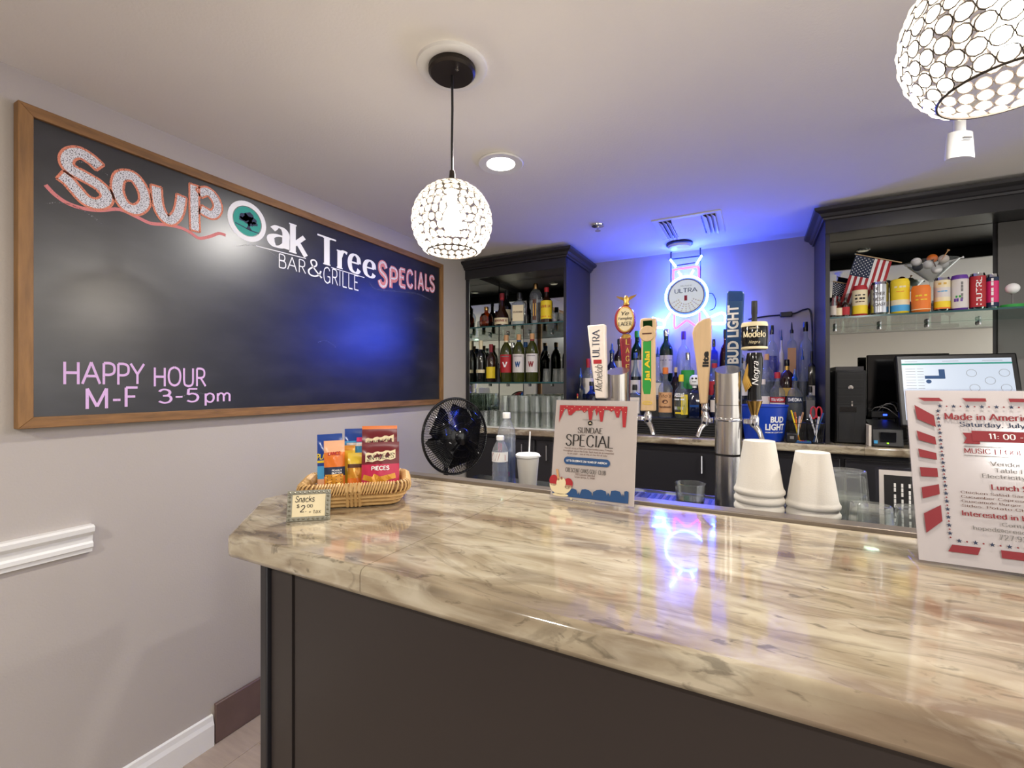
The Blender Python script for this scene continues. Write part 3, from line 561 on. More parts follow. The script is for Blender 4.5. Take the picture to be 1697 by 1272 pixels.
def hutch(label, x0, x1, sides, shelves, mirrors, path, pucks):
    t = thing('display_cabinet', label, 'cabinet', (0, 0, 0))
    for s0, s1 in sides: obj('side_panel', MB().box(s0, s1, 2.8, 3.285, 1.101, 2.25), 'cab_black', t, bevel=.002)
    obj('header', MB().box(x0, x1, 2.792, 2.812, 2.162, 2.24), 'cab_black', t); obj('top_panel', MB().box(x0, x1, 2.812, 3.285, 2.236, 2.25), 'cab_black', t)
    obj('back_panel', MB().box(x0, x1, 3.276, 3.286, 1.101, 2.236), 'cab_black', t)
    for a in mirrors: obj('mirror' if a[0] < 2.9 else 'grey_panel', MB().box(*a), 'mirror' if a[0] < 2.9 else 'panel_grey', t, smooth=False)
    for z in shelves:
        s = obj('glass_shelf', MB().box(x0 + .022, x1 - .022, 2.825, 3.262, z - .008, z), 'shelf_glass', t, smooth=False)
        obj('shelf_edge', MB().box(x0 + .022, x1 - .022, 2.823, 2.8255, z - .0085, z + .0005), pm('shelf_edge%d' % (z * 100 + x0 * 10), (44, 82, 84), .15), s)
        for x in [x0 + .1 + (min(x1, 3.0) - x0 - .2) * k / 3 for k in range(4)]: obj('clip', MB().lathe([(.007, -.03), (.009, -.02), (.007, -.009)], 10, c=(x, 3.255, z)), 'chrome', s)
    obj('crown', crown_path(path, crown), 'cab_black', t, smooth=False)
    for px, py in pucks:
        p = obj('puck_light', MB().lathe([(.036, 2.236), (.036, 2.23), (.026, 2.227)], 24, c=(px, py, 0), cap=False), 'steel', t); obj('lens', MB().lathe([(.001, 2.2275), (.027, 2.2275), (.027, 2.229), (.001, 2.229)], 20, c=(px, py, 0)), 'puck', p)
hutch('black open cabinet with glass shelves of liqueur and wine beside the chalkboard', .0, .782, [(.762, .782), (.0, .012)], [1.818, 1.417], [(.02, .75, 3.268, 3.275, 1.104, 2.234), (.012, .016, 2.83, 3.26, 1.104, 2.2)], [(0, 2.79), (.782, 2.79), (.782, 3.285)], [(.4, 3.03)])
hutch('black open cabinet with glass shelf of cans and flags at the right', 2.18, 3.7, [(2.18, 2.2), (3.68, 3.7)], [1.742], [(2.21, 2.955, 3.268, 3.275, 1.104, 2.234), (2.975, 3.66, 3.268, 3.275, 1.104, 2.234)], [(2.18, 3.285), (2.18, 2.79), (3.7, 2.79), (3.7, 3.285)], [(2.46, 3.0), (3.1, 3.0)])

# ---------------------------------------------------------------- bottles
def face_cam(x, y, k=.5): return math.atan2(1.8617 - x, y) * k
PROF = {
 'liquor': [(.0, 0), (.94, 0), (1, .012), (1, .56), (.93, .62), (.62, .68), (.38, .73), (.34, .78), (.34, .93)],
 'wine':   [(.0, 0), (.95, 0), (1, .012), (1, .58), (.92, .65), (.66, .71), (.42, .76), (.36, .80), (.36, .93)],
 'magnum': [(.0, 0), (.95, 0), (1, .012), (1, .62), (.9, .70), (.62, .78), (.36, .83), (.32, .86), (.32, .94)],
 'flask':  [(.0, 0), (.7, 0), (.92, .08), (1, .28), (.94, .5), (.72, .65), (.36, .72), (.28, .74), (.28, .9)],
 'long':   [(.0, 0), (.96, 0), (1, .01), (1, .44), (.9, .5), (.55, .6), (.36, .72), (.31, .8), (.31, .94)],
 'square': [(.0, 0), (.97, 0), (1, .01), (1, .66), (.9, .71), (.45, .75), (.34, .77), (.34, .88)],
 'bell':   [(.0, 0), (.98, 0), (1, .02), (.98, .2), (.82, .36), (.5, .5), (.36, .58), (.3, .66), (.27, .92)],
 'fluted': [(.0, 0), (.72, 0), (.76, .02), (.76, .3), (.8, .45), (1, .66), (1, .72), (.7, .82), (.34, .86), (.32, .93)],
}
def cylpatch(R, aw, z0, z1, n=10):
    vs = [(R * math.sin(-aw + 2 * aw * i / n), -R * math.cos(-aw + 2 * aw * i / n), z) for z in (z0, z1) for i in range(n + 1)]
    return MB().add(vs, [(i, i + 1, n + 2 + i, n + 1 + i) for i in range(n)])
def CYL(R): return lambda a, b_: (R * math.sin(a / R), -R * math.cos(a / R), b_)
def bottle(name, label, x, y, z, h, r, style, gm, cap='black_plastic', lab=None, texts=(), neck=None, square=False, pour=None, group='bottles on the tiered back bar', aw=1.15, content=None, turn=.5):
    t = thing(name, label, 'bottle', (x, y, z), face_cam(x, y, turn), group)
    pr = [(max(.0004, a * r), b_ * h) for a, b_ in PROF[style]]
    sq = [(.72 if b_ < .7 else 0) for a, b_ in PROF[style]] if square else None
    body = obj('glass', MB().lathe(pr, 20, sq=sq), gm, t)
    rn, zt = pr[-1]
    if content:
        cp = [(max(.0003, a - .0035), max(b_, .008)) for a, b_ in pr if b_ < content[1] * h] ; cp.append((cp[-1][0], content[1] * h))
        obj('liquid', MB().lathe(cp, 20, sq=[.72] * len(cp) if square else None), content[0], t)
    if pour: obj('pourer', MB().lathe([(rn * 1.1, zt - .004), (rn * 1.15, zt + .012), (rn * .6, zt + .02), (rn * .45, zt + .05), (rn * .2, zt + .062)], 12), pour, t)
    else: obj('cap', MB().lathe([(rn * 1.16, zt - .06 * h), (rn * 1.18, zt + .05 * h), (rn * 1.05, h)], 14), cap, t)
    if neck: obj('neck_label', MB().lathe([(rn * 1.06, zt - .16 * h), (rn * 1.06, zt - .055 * h)], 14, cap=False), neck, t)
    if lab:
        z0, z1, lm = lab
        if square: lb = obj('label', MB().box(-r * .82, r * .82, -r - .001, -r, z0 * h, z1 * h), lm, t); mp_ = FRONT(r + .0016); W = r * 1.5
        else: lb = obj('label', cylpatch(r + .0008, aw, z0 * h, z1 * h), lm, t, fixn=False); mp_ = CYL(r + .0016); W = 2 * r * aw * .8
    else: lb = body; mp_ = CYL(r + .0014); W = 2 * r * aw * .8
    for tx, tm, a, b_, kind in texts:
        vf = fit(sk(tx, .2) if kind == 's' else (sk(tx, .2, .08, .1) if kind == 'f' else sk(tx, .12, slant=.25)), -W / 2, a * h, W / 2, b_ * h)
        obj('lettering', MB().flat(vf, mp_), tm, lb, smooth=False, fixn=False)
    return t
def rects_on(t, part, mat, boxes, R):
    mb = MB()
    for x0, z0, x1, z1 in boxes: mb.flat(rect(x0, z0, x1, z1), CYL(R))
    return obj(part, mb, mat, t, smooth=False, fixn=False)

# tiers for the bottles
rz = thing('bottle_riser', 'black ribbed stepped riser carrying liquor bottles behind the beer taps', 'riser', (0, 0, 0))
for x0, x1, ya, yb, zt in ((.8, 1.8, 2.87, 3.0, 1.199), (.8, 1.8, 3.0, 3.13, 1.309), (.8, 1.8, 3.13, 3.27, 1.419), (1.801, 2.16, 2.945, 3.05, 1.199), (1.801, 2.16, 3.05, 3.15, 1.309), (1.801, 2.16, 3.15, 3.27, 1.419)): obj('step', MB().box(x0, x1, ya, yb, 1.101, zt), 'black_plastic', rz)
for i in range(7): obj('slat', MB().box(.80, 1.80, 2.858, 2.87, 1.106 + .0135 * i, 1.1135 + .0135 * i), 'rubber', rz)
def bk(nm, label, u, tier, h, r, style, gm, **k):
    y, z = ({1: (2.93, 1.2), 2: (3.06, 1.31), 3: (3.2, 1.42)} if u < 1.81 else {1: (3.0, 1.2), 2: (3.1, 1.31), 3: (3.21, 1.42)})[tier]
    return bottle(nm, label, u, y, z, h, r, style, gm, **k)
bk('vodka_bottle', 'pale blue clear bottle with blue pourer left of the white tap handle', 0.8330, 1, .27, .03, 'liquor', 'bottle_frost', pour='bud_blue')
bk('liquor_bottle', 'clear bottle with red cap and white label beside the blue cabinet side', 0.8440, 2, .27, .038, 'liquor', 'bottle_clear', cap='ink_red', lab=(.1, .5, 'paper', ), neck='ink_red')
bottle('miniature_bottle', 'small dark bottle with red cap and gold neck at the left end', 0.8260, 2.89, 1.2, .14, .0125, 'wine', 'dark_glass', cap='ink_red', neck='gold')
bk('miniature_bottle', 'tiny dark bottle with black cap near the white tap handle', 0.8860, 1, .09, .011, 'wine', 'navy_glass')
bk('liquor_bottle', 'blue tinted bottle partly hidden by the white tap handle', 0.9100, 1, .22, .04, 'liquor', 'bottle_blue')
bk('rum_bottle', 'dark blue bottle with blue pourer and red white label left of oval tap', 1.0100, 2, .33, .042, 'liquor', 'navy_glass', pour='bud_blue', lab=(.1, .5, 'paper'), texts=(('~', 'ink_red', .36, .44, 's'),))
bk('whiskey_bottle', 'dark brown bottle with cream label behind the red tap handle', 1.0260, 3, .3, .04, 'liquor', 'brown_glass', lab=(.1, .48, 'ink_cream'))
bk('scotch_bottle', 'green bottle with white label left of the wooden paddle tap', 1.1480, 3, .35, .042, 'wine', 'bottle_green', lab=(.1, .42, 'paper'), cap='ink_green')
bk('vodka_bottle', 'frosted white bottle with blue cap left of the wooden paddle tap', 1.1670, 2, .3, .036, 'long', 'bottle_frost', cap='bud_blue', lab=(.12, .4, 'paper_white'))
bb = bk('gin_bottle', 'clear square bottle whose white label shows a bee', 1.1930, 1, .2, .04, 'square', 'bottle_clear', square=True, lab=(.1, .6, 'paper'))
bee = MB()
for q in (circle(0, .083, .0055, 12, .006), circle(0, .072, .006, 12, .0065), circle(0, .057, .0065, 12, .012)): bee.flat(ngon(q), FRONT(.0422))
for sgn in (-1, 1):
    for a, b_ in (((.004, .078), (.016, .09)), ((.005, .072), (.019, .07)), ((.005, .066), (.016, .052))): bee.flat(stroke_poly([(sgn * a[0], a[1]), (sgn * b_[0], b_[1])], lambda dx, dy: .0022), FRONT(.0422))
obj('bee_print', bee, 'ink_brown', bb, smooth=False, fixn=False)
bk('vodka_bottle', 'clear green tinted bottle with blue pourer right of the wooden paddle tap', 1.3100, 2, .29, .038, 'long', 'bottle_clear', pour='bud_blue', lab=(.08, .35, 'paper'), content=('water_blue', .4))
bk('whiskey_bottle', 'tall green bottle with white label standing above the tan label vodka', 1.3400, 3, .35, .044, 'wine', 'bottle_green', cap='chrome', lab=(.16, .5, 'paper_white'), texts=(('~~ ~', 'ink_navy', .4, .415, 's'),))
tt = bk('vodka_bottle', 'clear vodka bottle with tan paper label and brown oval seal', 1.3800, 1, .305, .042, 'liquor', 'bottle_clear', cap='ink_orange', lab=(.1, .5, 'ink_tan'), texts=(("Tito's", 'ink_brown', .395, .475, 'i'), ('Handmade', 'ink_brown', .19, .235, 'f')))
obj('seal', MB().flat(ngon(circle(0, .096, .017, 24, .012)), CYL(.0438)), 'ink_brown', tt, smooth=False, fixn=False)
ab = bk('vodka_bottle', 'clear rounded bottle with yellow print and white bold lettering', 1.4710, 1, .26, .045, 'flask', 'bottle_clear', cap='ink_yellow', content=('bottle_lime', .55))
for nm, mt, tx, a, b_ in (('lettering', 'ink_white', 'ABSOLUT', .125, .15), ('lettering', 'ink_white', '~~~ ~~', .107, .116)): obj(nm, MB().flat(fit(sk(tx, .24), -.04, a, .02, b_), CYL(.0462)), mt, ab, smooth=False, fixn=False)
rects_on(ab, 'print_band', 'ink_yellow', [(.002, .02, .045, .14), (-.035, .025, .002, .035)], .0458); rects_on(ab, 'label', 'paper_white', [(-.04, .05, .014, .068)], .0466)
bk('tequila_bottle', 'squat brown bottle with round shoulders behind the yellow print bottle', 1.4210, 2, .2, .032, 'flask', 'bottle_brownred', cap='pale_wood')
bk('liqueur_bottle', 'clear decanter bottle with purple stopper beside the neon sign ribbon', 1.4500, 3, .33, .046, 'flask', 'bottle_clear', cap='ink_purple')
bk('tequila_bottle', 'clear bottle with bright green label behind the yellow print bottle', 1.4930, 2, .29, .042, 'flask', 'bottle_clear', cap='chrome', lab=(.22, .62, 'ink_green'))
sk_ = bk('tequila_bottle', 'dark bottle topped by a white patterned stopper left of the pale tap handle', 1.5460, 1, .22, .03, 'square', 'navy_glass', square=True, cap='white_plastic', lab=(.3, .36, 'bud_blue'))
obj('stopper', MB().lathe([(.012, .19), (.026, .2), (.03, .222), (.026, .245), (.014, .256), (.001, .258)], 20), 'white_plastic', sk_)
dots = MB()
for q in (circle(-.01, .236, .006, 10), circle(.01, .236, .006, 10), circle(-.008, .217, .003, 8), circle(0, .217, .003, 8), circle(.008, .217, .003, 8)): dots.flat(ngon(q), lambda a, b_: (a, -.0302, b_))
obj('stopper_print', dots, 'ink_black', sk_, smooth=False, fixn=False)
bk('bourbon_bottle', 'square bottle with tan label behind the pale wooden tap handle', 1.6030, 1, .22, .021, 'square', 'bottle_amber', square=True, lab=(.1, .62, 'ink_tan'))
bk('gin_bottle', 'blue glass bottle right of the pale wooden tap handle', 1.6330, 3, .27, .026, 'square', 'bottle_blue', square=True, cap='navy_glass', lab=(.2, .5, 'bud_blue'))
bk('rum_bottle', 'dark red bottle with clear neck left of the tall blue tap handle', 1.6990, 3, .33, .034, 'flask', 'bottle_brownred', cap='black_plastic')
bk('liquor_bottle', 'clear bottle with red label low behind the steel tap tower', 1.6460, 2, .22, .04, 'liquor', 'bottle_clear', lab=(.12, .5, 'ink_red'), cap='ink_red')
bk('liquor_bottle', 'dark bottle with white label low behind the steel tap tower', 1.6620, 1, .2, .03, 'liquor', 'navy_glass', lab=(.2, .55, 'paper'))
bk('liquor_bottle', 'clear bottle with white label left of the dark barrel tap handle', 1.7750, 3, .25, .04, 'liquor', 'bottle_clear', lab=(.15, .5, 'paper'))
bk('liquor_bottle', 'frosted bottle partly hidden by the dark barrel tap handle', 1.7880, 2, .25, .042, 'liquor', 'bottle_frost', lab=(.1, .45, 'paper_white'))
bk('liqueur_bottle', 'clear round shouldered bottle with dark purple cork behind the barrel tap', 1.9560, 3, .34, .036, 'flask', 'bottle_clear', cap='navy_glass', content=('bottle_blue', .45))
bk('vodka_bottle', 'white bottle with blue pourer under the black cable switch', 2.0070, 3, .27, .014, 'liquor', 'paper_white', pour='bud_blue')
bk('whiskey_bottle', 'clear bottle with black pourer and half tan half black label', 2.0600, 3, .33, .026, 'square', 'bottle_clear', square=True, pour='black_plastic', lab=(.1, .6, 'ink_tan'))
bk('whiskey_bottle', 'round shouldered clear bottle with wide black cap in the top tier corner', 2.1300, 3, .35, .04, 'flask', 'bottle_clear', cap='black_gloss')
bk('tequila_bottle', 'tall clear bottle with copper cork right of the barrel tap', 1.9250, 2, .27, .038, 'liquor', 'bottle_clear', cap='ink_tan')
bk('whiskey_bottle', 'dark bottle with small white label next to the blue cabinet side', 2.1500, 2, .28, .018, 'square', 'dark_glass', square=True, lab=(.1, .3, 'paper'))
bk('vodka_bottle', 'slim clear bottle with blue pourer left of the blue cabinet side', 2.1060, 2, .25, .02, 'long', 'bottle_clear', pour='bud_blue')
bk('rum_bottle', 'dark amber bottle with gold foil neck among the vodka bottles', 2.0290, 2, .235, .042, 'flask', 'brown_glass', cap='black_gloss', neck='gold', lab=(.1, .3, 'ink_gold'))
bottle('vodka_bottle', 'clear bottle with red band and white label just right of the barrel tap', 1.9050, 3.0, 1.2, .23, .036, 'liquor', 'bottle_clear', cap='paper', lab=(.08, .58, 'paper'), texts=(('~', 'ink_red', .47, .56, 's'),))
st_ = bottle('vodka_bottle', 'clear bottle with red cap and white label under a red lettered band', 1.9770, 3.0, 1.2, .27, .039, 'liquor', 'bottle_clear', cap='ink_red', lab=(.08, .36, 'paper_white'), texts=(('Sg', 'ink_gold', .14, .26, 'i'),))
obj('band', cylpatch(.0402, 1.2, .1, .13), 'ink_red', st_, fixn=False); obj('lettering', MB().flat(fit(sk('STOLI VODKA', .2), -.034, .107, .034, .123), CYL(.041)), 'ink_white', st_, smooth=False, fixn=False)
sv = bottle('vodka_bottle', 'clear bottle with blue pourer and dark blue lettered band above the pens', 2.0610, 3.0, 1.2, .25, .042, 'flask', 'bottle_clear', pour='bud_blue')
obj('label', cylpatch(.0428, 1.0, .1, .132), 'ink_navy', sv, fixn=False); obj('lettering', MB().flat(fit(sk('SVEDKA', .22), -.036, .106, .036, .126), CYL(.0434)), 'ink_white', sv, smooth=False, fixn=False)
bottle('whiskey_bottle', 'square clear bottle with black print label beside the pen cups', 2.1350, 3.0, 1.2, .19, .023, 'square', 'bottle_clear', square=True, lab=(.1, .6, 'ink_gray'))

# ---- bottles in the left cabinet
GB = 'bottles in the left display cabinet'
TZ, LZ = 1.8195, 1.4185
b1 = bottle('liqueur_bottle', 'round amber bottle at the left of the top glass shelf', 0.0980, 2.93, TZ, .158, .052, 'flask', 'bottle_amber', cap='brass', group=GB)
obj('seal', MB().flat(ngon(circle(0, .07, .022, 20)), CYL(.053)), 'ink_brown', b1, smooth=False, fixn=False)
bottle('liqueur_bottle', 'dark bell shaped bottle with red neck and cream orange label', 0.2370, 2.92, TZ, .245, .056, 'bell', 'brown_glass', cap='ink_maroon', neck='ink_red', lab=(.06, .25, 'ink_cream'), texts=(('MARNIER', 'ink_maroon', .13, .2, 'f'),), group=GB)
bottle('liquor_bottle', 'tall dark bottle behind the bell shaped bottle on the top shelf', 0.1900, 3.08, TZ, .3, .036, 'liquor', 'dark_glass', lab=(.2, .5, 'ink_cream'), group=GB)
bottle('liqueur_bottle', 'square clear bottle with pale peach label and square stopper', 0.3800, 2.92, TZ, .235, .048, 'square', 'bottle_clear', square=True, cap='black_plastic', lab=(.12, .6, 'ink_cream'), texts=(('DISARONNO', 'ink_brown', .36, .42, 'f'),), group=GB)
bottle('liqueur_bottle', 'tall fluted bottle with gold stopper on the top shelf', 0.5030, 2.93, TZ, .29, .044, 'fluted', 'bottle_clear', cap='brass', lab=(.1, .6, 'ink_brown'), aw=.3, texts=(('~', 'gold', .2, .5, 's'),), group=GB)
bottle('liqueur_bottle', 'brown bottle with yellow label and red lettering on the top shelf', 0.5950, 2.91, TZ, .25, .042, 'liquor', 'brown_glass', cap='ink_red', lab=(.12, .62, 'ink_yellow'), texts=(('KAHLUA', 'ink_red', .42, .5, 'f'), ('~~ ~', 'ink_orange', .17, .2, 's')), group=GB)
bottle('wine_bottle', 'black sparkling wine bottle with white neck foil on the lower shelf', 0.0570, 2.92, LZ, .31, .036, 'wine', 'dark_glass', cap='ink_cream', neck='ink_cream', lab=(.22, .3, 'ink_cream'), group=GB)
bottle('wine_bottle', 'brown wine bottle with plain yellow label on the lower shelf', 0.1450, 2.92, LZ, .28, .036, 'wine', 'brown_glass', cap='ink_maroon', neck='ink_maroon', lab=(.1, .4, 'ink_yellow'), group=GB)
tag(obj('peppermill', MB().lathe([(.016, 0), (.016, .01), (.01, .03), (.013, .08), (.008, .1), (.011, .125), (.001, .135)], 16, c=(0.2350, 2.87, LZ)), 'rubber'), 'dark turned mill between yellow and red label wine bottles', 'mill')
for nm, u, lm, tm, tx, cp in (('red', 0.2720, 'ink_red', 'ink_white', 'V', 'ink_cream'), ('white', 0.3750, 'paper_white', 'ink_blue', 'W', 'ink_blue'), ('white', 0.4800, 'paper_white', 'ink_maroon', 'W', 'ink_maroon')):
    lb = {'V': 'large olive wine bottle with red label and white letter', 'W': 'large wine bottle with white label and %s letter W' % ('blue' if tm == 'ink_blue' else 'maroon')}[tx]
    t = bottle('wine_bottle', lb, u, 2.92, LZ, .34, .045, 'magnum', 'olive_glass', cap='ink_tan', neck=cp, lab=(.2, .58, lm), group=GB)
    obj('lettering', MB().flat(fit(sk(tx, .24), -.02, .105, .02, .145), CYL(.0468)), tm, t, smooth=False, fixn=False); obj('fine_print', MB().flat(fit(sk('~~~~~', .14), -.03, .18, .03, .186), CYL(.0468)), 'ink_gray', t, smooth=False, fixn=False)
bottle('wine_bottle', 'dark wine bottle behind the red label wine', 0.2420, 3.08, LZ, .3, .038, 'wine', 'dark_glass', cap='chrome', group=GB)
bottle('wine_bottle', 'dark wine bottle with blue foil behind the white label wines', 0.3490, 3.08, LZ, .3, .038, 'wine', 'dark_glass', cap='ink_blue', group=GB)

# ---------------------------------------------------------------- glassware
def tumbler_mesh(r0, r1, h): return MB().lathe([(.001, .004), (r0 * .9, .004), (r0, 0), (r1, h), (r1 - .002, h), (r0 - .003, .012), (.001, .012)], 9)
gmesh = {}
def tumbler(label, x, y, z, up=True, r0=.03, r1=.038, h=.105, group=None, mat='tumbler_glass', cat='glass'):
    k = (r0, r1, h, mat)
    if k not in gmesh: o = obj('tumbler', tumbler_mesh(r0, r1, h), mat); gmesh[k] = o.data
    else: o = bpy.data.objects.new('tumbler', gmesh[k]); col.objects.link(o)
    o.location = (x, y, z if up else z + h)
    if not up: o.rotation_euler = (PI, 0, 0)
    return tag(o, label, cat, group)
tag(obj('bar_mat', MB().prism(catmull([(.10, 2.76), (.4, 2.755), (.6, 2.77), (.75, 2.76)], 4) + [(.75, 3.22), (.1, 3.22)], lambda a, b_, t: (a, b_, t), 1.101, 1.108), 'white_plastic'), 'white mesh mat under the rows of upturned glasses', 'mat')
for lay in range(2):
    for j in range(5):
        for i in range(8):
            x = .155 + .08 * i + .01 * (j % 2); y = 2.81 + .085 * j; z = 1.109 + .108 * lay
            if lay and i < 2 - (j > 1): continue
            rown = ('front', 'second', 'third', 'fourth', 'rear')[j]; nth = ('first', 'second', 'third', 'fourth', 'fifth', 'sixth', 'seventh', 'eighth')[i]
            tumbler('upturned clear tumbler, %s from the left, %s row, %s layer on the mat' % (nth, rown, ('bottom', 'upper')[lay]), x, y, z, up=False, group='upturned tumblers on the mat')
for i in range(3): tumbler(('left', 'middle', 'right')[i] + ' upturned tumbler of three at the right end of the wine shelf', .6 + .06 * i, 2.9 + .03 * (i % 2), LZ, up=False, r0=.024, r1=.03, h=.09, group='tumblers on the wine shelf')
for i in range(2): tumbler(('left', 'right')[i] + ' small clear shot glass at the right end of the top shelf', .66 + .055 * i, 2.9, TZ, r0=.02, r1=.026, h=.065, group='shot glasses on the top shelf')

# ---------------------------------------------------------------- fan
fn = thing('pedestal_fan', 'black pedestal fan with round wire grille facing the bartender side', 'fan', (.47, 2.0, 0))
FC = Vector((0, 0, 1.128)); fd = Vector((.93, -.37, .04)).normalized(); fq = fd.to_track_quat('Z', 'Y')
def fl_(p): return FC + fq @ Vector(p)
R = .198
gr = MB()
for k in range(96):
    a = 2 * PI * k / 96; gr.tube([fl_((r * math.cos(a), r * math.sin(a), z)) for r, z in ((.04, .062), (.1, .058), (.165, .044), (.193, .02), (R, 0))], .0017, 4)
for r, z in ((.07, .061), (.11, .057), (.15, .05)): gr.tube([fl_((r * math.cos(2 * PI * k / 48), r * math.sin(2 * PI * k / 48), z)) for k in range(48)], .0014, 4, closed=True)
obj('front_grille', gr, 'black_gloss', fn, fixn=False)
gb = MB()
for k in range(72):
    a = 2 * PI * k / 72; gb.tube([fl_((r * math.cos(a), r * math.sin(a), z)) for r, z in ((R, 0), (.19, -.03), (.15, -.06), (.06, -.075))], .0012, 4)
obj('rear_grille', gb, 'black_gloss', fn, fixn=False)
obj('rim', MB().tube([fl_((R * math.cos(2 * PI * k / 64), R * math.sin(2 * PI * k / 64), 0)) for k in range(64)], .007, 8, closed=True), 'black_gloss', fn)
def qlathe(prof, n=28):
    mb = MB().lathe(prof, n); mb.v = [tuple(fl_(p)) for p in mb.v]; return mb
obj('hub_cap', qlathe([(.042, .056), (.044, .066), (.036, .072), (.001, .073)]), 'black_gloss', fn); obj('motor', qlathe([(.05, -.16), (.062, -.14), (.062, -.08), (.03, -.06), (.012, .03)]), 'black_plastic', fn)
for k in range(5):
    a0 = 2 * PI * k / 5; vs = []
    for i in range(7):
        r = .03 + .145 * i / 6; sp_ = .25 + .4 * math.sin(PI * i / 6 * .8)
        vs += [fl_((r * math.cos(a0 - sp_), r * math.sin(a0 - sp_), -.02)), fl_((r * math.cos(a0 + sp_), r * math.sin(a0 + sp_), .022))]
    obj('blade', MB().add(vs, [(2 * i, 2 * i + 1, 2 * i + 3, 2 * i + 2) for i in range(6)]), 'black_gloss', fn)
obj('pole', MB().tube([(-.09, .035, .03), (-.09, .035, .6), (-.09, .035, 1.09)], [.016, .014, .012], 12), 'black_plastic', fn); obj('base', MB().lathe([(.2, 0), (.2, .012), (.17, .025), (.03, .045), (.02, .08)], 32, c=(-.09, .035, 0)), 'black_plastic', fn)

# ---------------------------------------------------------------- bottles and cup on the steel worktop
w1 = thing('water_bottle', 'tall clear water bottle with pink label strip on the steel worktop', 'bottle', (1.0, 1.585, 1.0), .2)
obj('body', MB().lathe([(.001, 0), (.033, 0), (.036, .006), (.036, .2), (.033, .222), (.02, .25), (.014, .262), (.0135, .27)], 24), 'pet', w1); obj('water', MB().lathe([(.001, .004), (.034, .006), (.034, .19), (.001, .19)], 20), 'water_blue', w1)
obj('cap', MB().lathe([(.0155, .266), (.0155, .286), (.0145, .289)], 16), 'white_plastic', w1); wl = obj('label', cylpatch(.0366, .75, .02, .175), 'water_blue', w1, fixn=False)
rects_on(w1, 'pink_strip', 'ink_pink', [(-.026, .1, -.008, .172), (-.026, .045, .022, .062)], .037)
w2 = thing('water_bottle', 'small clear ribbed water bottle with red and white label', 'bottle', (1.025, 1.49, 1.0), .2)
pr = [(.001, 0), (.028, 0), (.031, .006)] + [(.031 - .0018 * (i % 2), .012 + .0085 * i) for i in range(12)] + [(.031, .12), (.031, .148), (.026, .165), (.015, .186), (.0125, .19), (.0125, .197)]
obj('body', MB().lathe(pr, 24), 'pet', w2); obj('water', MB().lathe([(.001, .004), (.028, .006), (.028, .15), (.001, .15)], 20), 'water_blue', w2); obj('cap', MB().lathe([(.0145, .192), (.0145, .206), (.0135, .208)], 16), 'white_plastic', w2)
wl = obj('label', cylpatch(.0317, 1.4, .114, .15), 'ink_white', w2, fixn=False); obj('label_print', MB().flat(ngon([(-.03, .12), (-.01, .12), (.0, .147), (-.022, .147)]), CYL(.0322)).flat(ngon([(.0, .12), (.03, .12), (.03, .14), (.008, .147)]), CYL(.0322)), 'ink_red', wl, smooth=False, fixn=False); rects_on(w2, 'label_line', 'ink_navy', [(-.04, .113, .04, .117)], .0323)
cpx = thing('foam_cup', 'white foam cup with lid and straw on the steel worktop', 'cup', (1.105, 1.56, 1.0))
obj('cup', MB().lathe([(.001, 0), (.03, 0), (.032, .004), (.043, .128), (.001, .128)], 28), 'foam', cpx); obj('lid', MB().lathe([(.046, .126), (.0465, .134), (.042, .138), (.04, .136), (.001, .136)], 28), 'white_plastic', cpx); obj('tab', MB().box(.04, .052, -.006, .006, .13, .133), 'white_plastic', cpx)
obj('straw', MB().tube([(0, .01, .12), (.004, .012, .22)], .003, 8), 'ink_white', cpx)

# ---------------------------------------------------------------- cups, glasses by the bar edge
def cupstack(label, x, y, z, n):
    t = thing('cup_stack', label, 'foam cups', (x, y, z), group='stacks of upturned foam cups')
    for i in range(n):
        zz = .018 * i; top_ = i == n - 1
        obj('foam_cup', MB().lathe([(.0475, zz), (.0495, zz + .003), (.0495, zz + .008), (.047, zz + .012), (.0455, zz + .016)] + ([(.031, zz + .11), (.0305, zz + .113), (.028, zz + .113), (.027, zz + .111), (.001, zz + .111)] if top_ else [(.044, zz + .03)]), 32, cap=False), 'foam', t)
cupstack('tall stack of upturned white foam cups beside the steel tap tower', 1.8710, 1.13, 1.055, 7)
cupstack('shorter stack of upturned white foam cups left of the clear tumblers', 1.9680, 1.13, 1.055, 6)
tag(obj('lid_stack', MB().lathe([(.001, 0), (.04, 0), (.045, .004), (.045, .03), (.038, .044), (.001, .048)], 24, c=(1.872, 1.205, 1.055)), 'foam'), 'small pile of white lids behind the tall foam cup stack', 'lids')
RG = dict(r0=.033, r1=.041, h=.112, mat='tumbler_glass')
tumbler('upturned clear tumbler nearest the patriotic event flyer, front of the group', 2.0600, 1.1, 1.055, up=False, group='rocks glasses by the flyer', **RG)
tumbler('upturned clear tumbler half hidden behind the patriotic event flyer', 2.1310, 1.11, 1.055, up=False, group='rocks glasses by the flyer', **RG)
tumbler('upturned clear tumbler just right of the shorter foam cup stack', 2.0360, 1.19, 1.055, up=False, group='rocks glasses by the flyer', **RG)
tumbler('stacked clear tumbler leaning above the others beside the foam cups', 2.0360, 1.19, 1.105, up=False, group='rocks glasses by the flyer', **RG)
dg = thing('drinking_glass', 'clear tumbler half full of dark drink left of the steel tap tower', 'glass', (1.7000, 1.4, 1.001))
obj('glass', tumbler_mesh(.033, .043, .115), 'tumbler_glass', dg); obj('drink', MB().lathe([(.001, .012), (.031, .013), (.037, .07), (.001, .07)], 20), 'navy_glass', dg)
mn = thing('menu_card', 'small dark cocktail menu in clear holder behind the tumblers', 'menu', (2.0890, 1.212, 1.056), 0, rx=-.06)
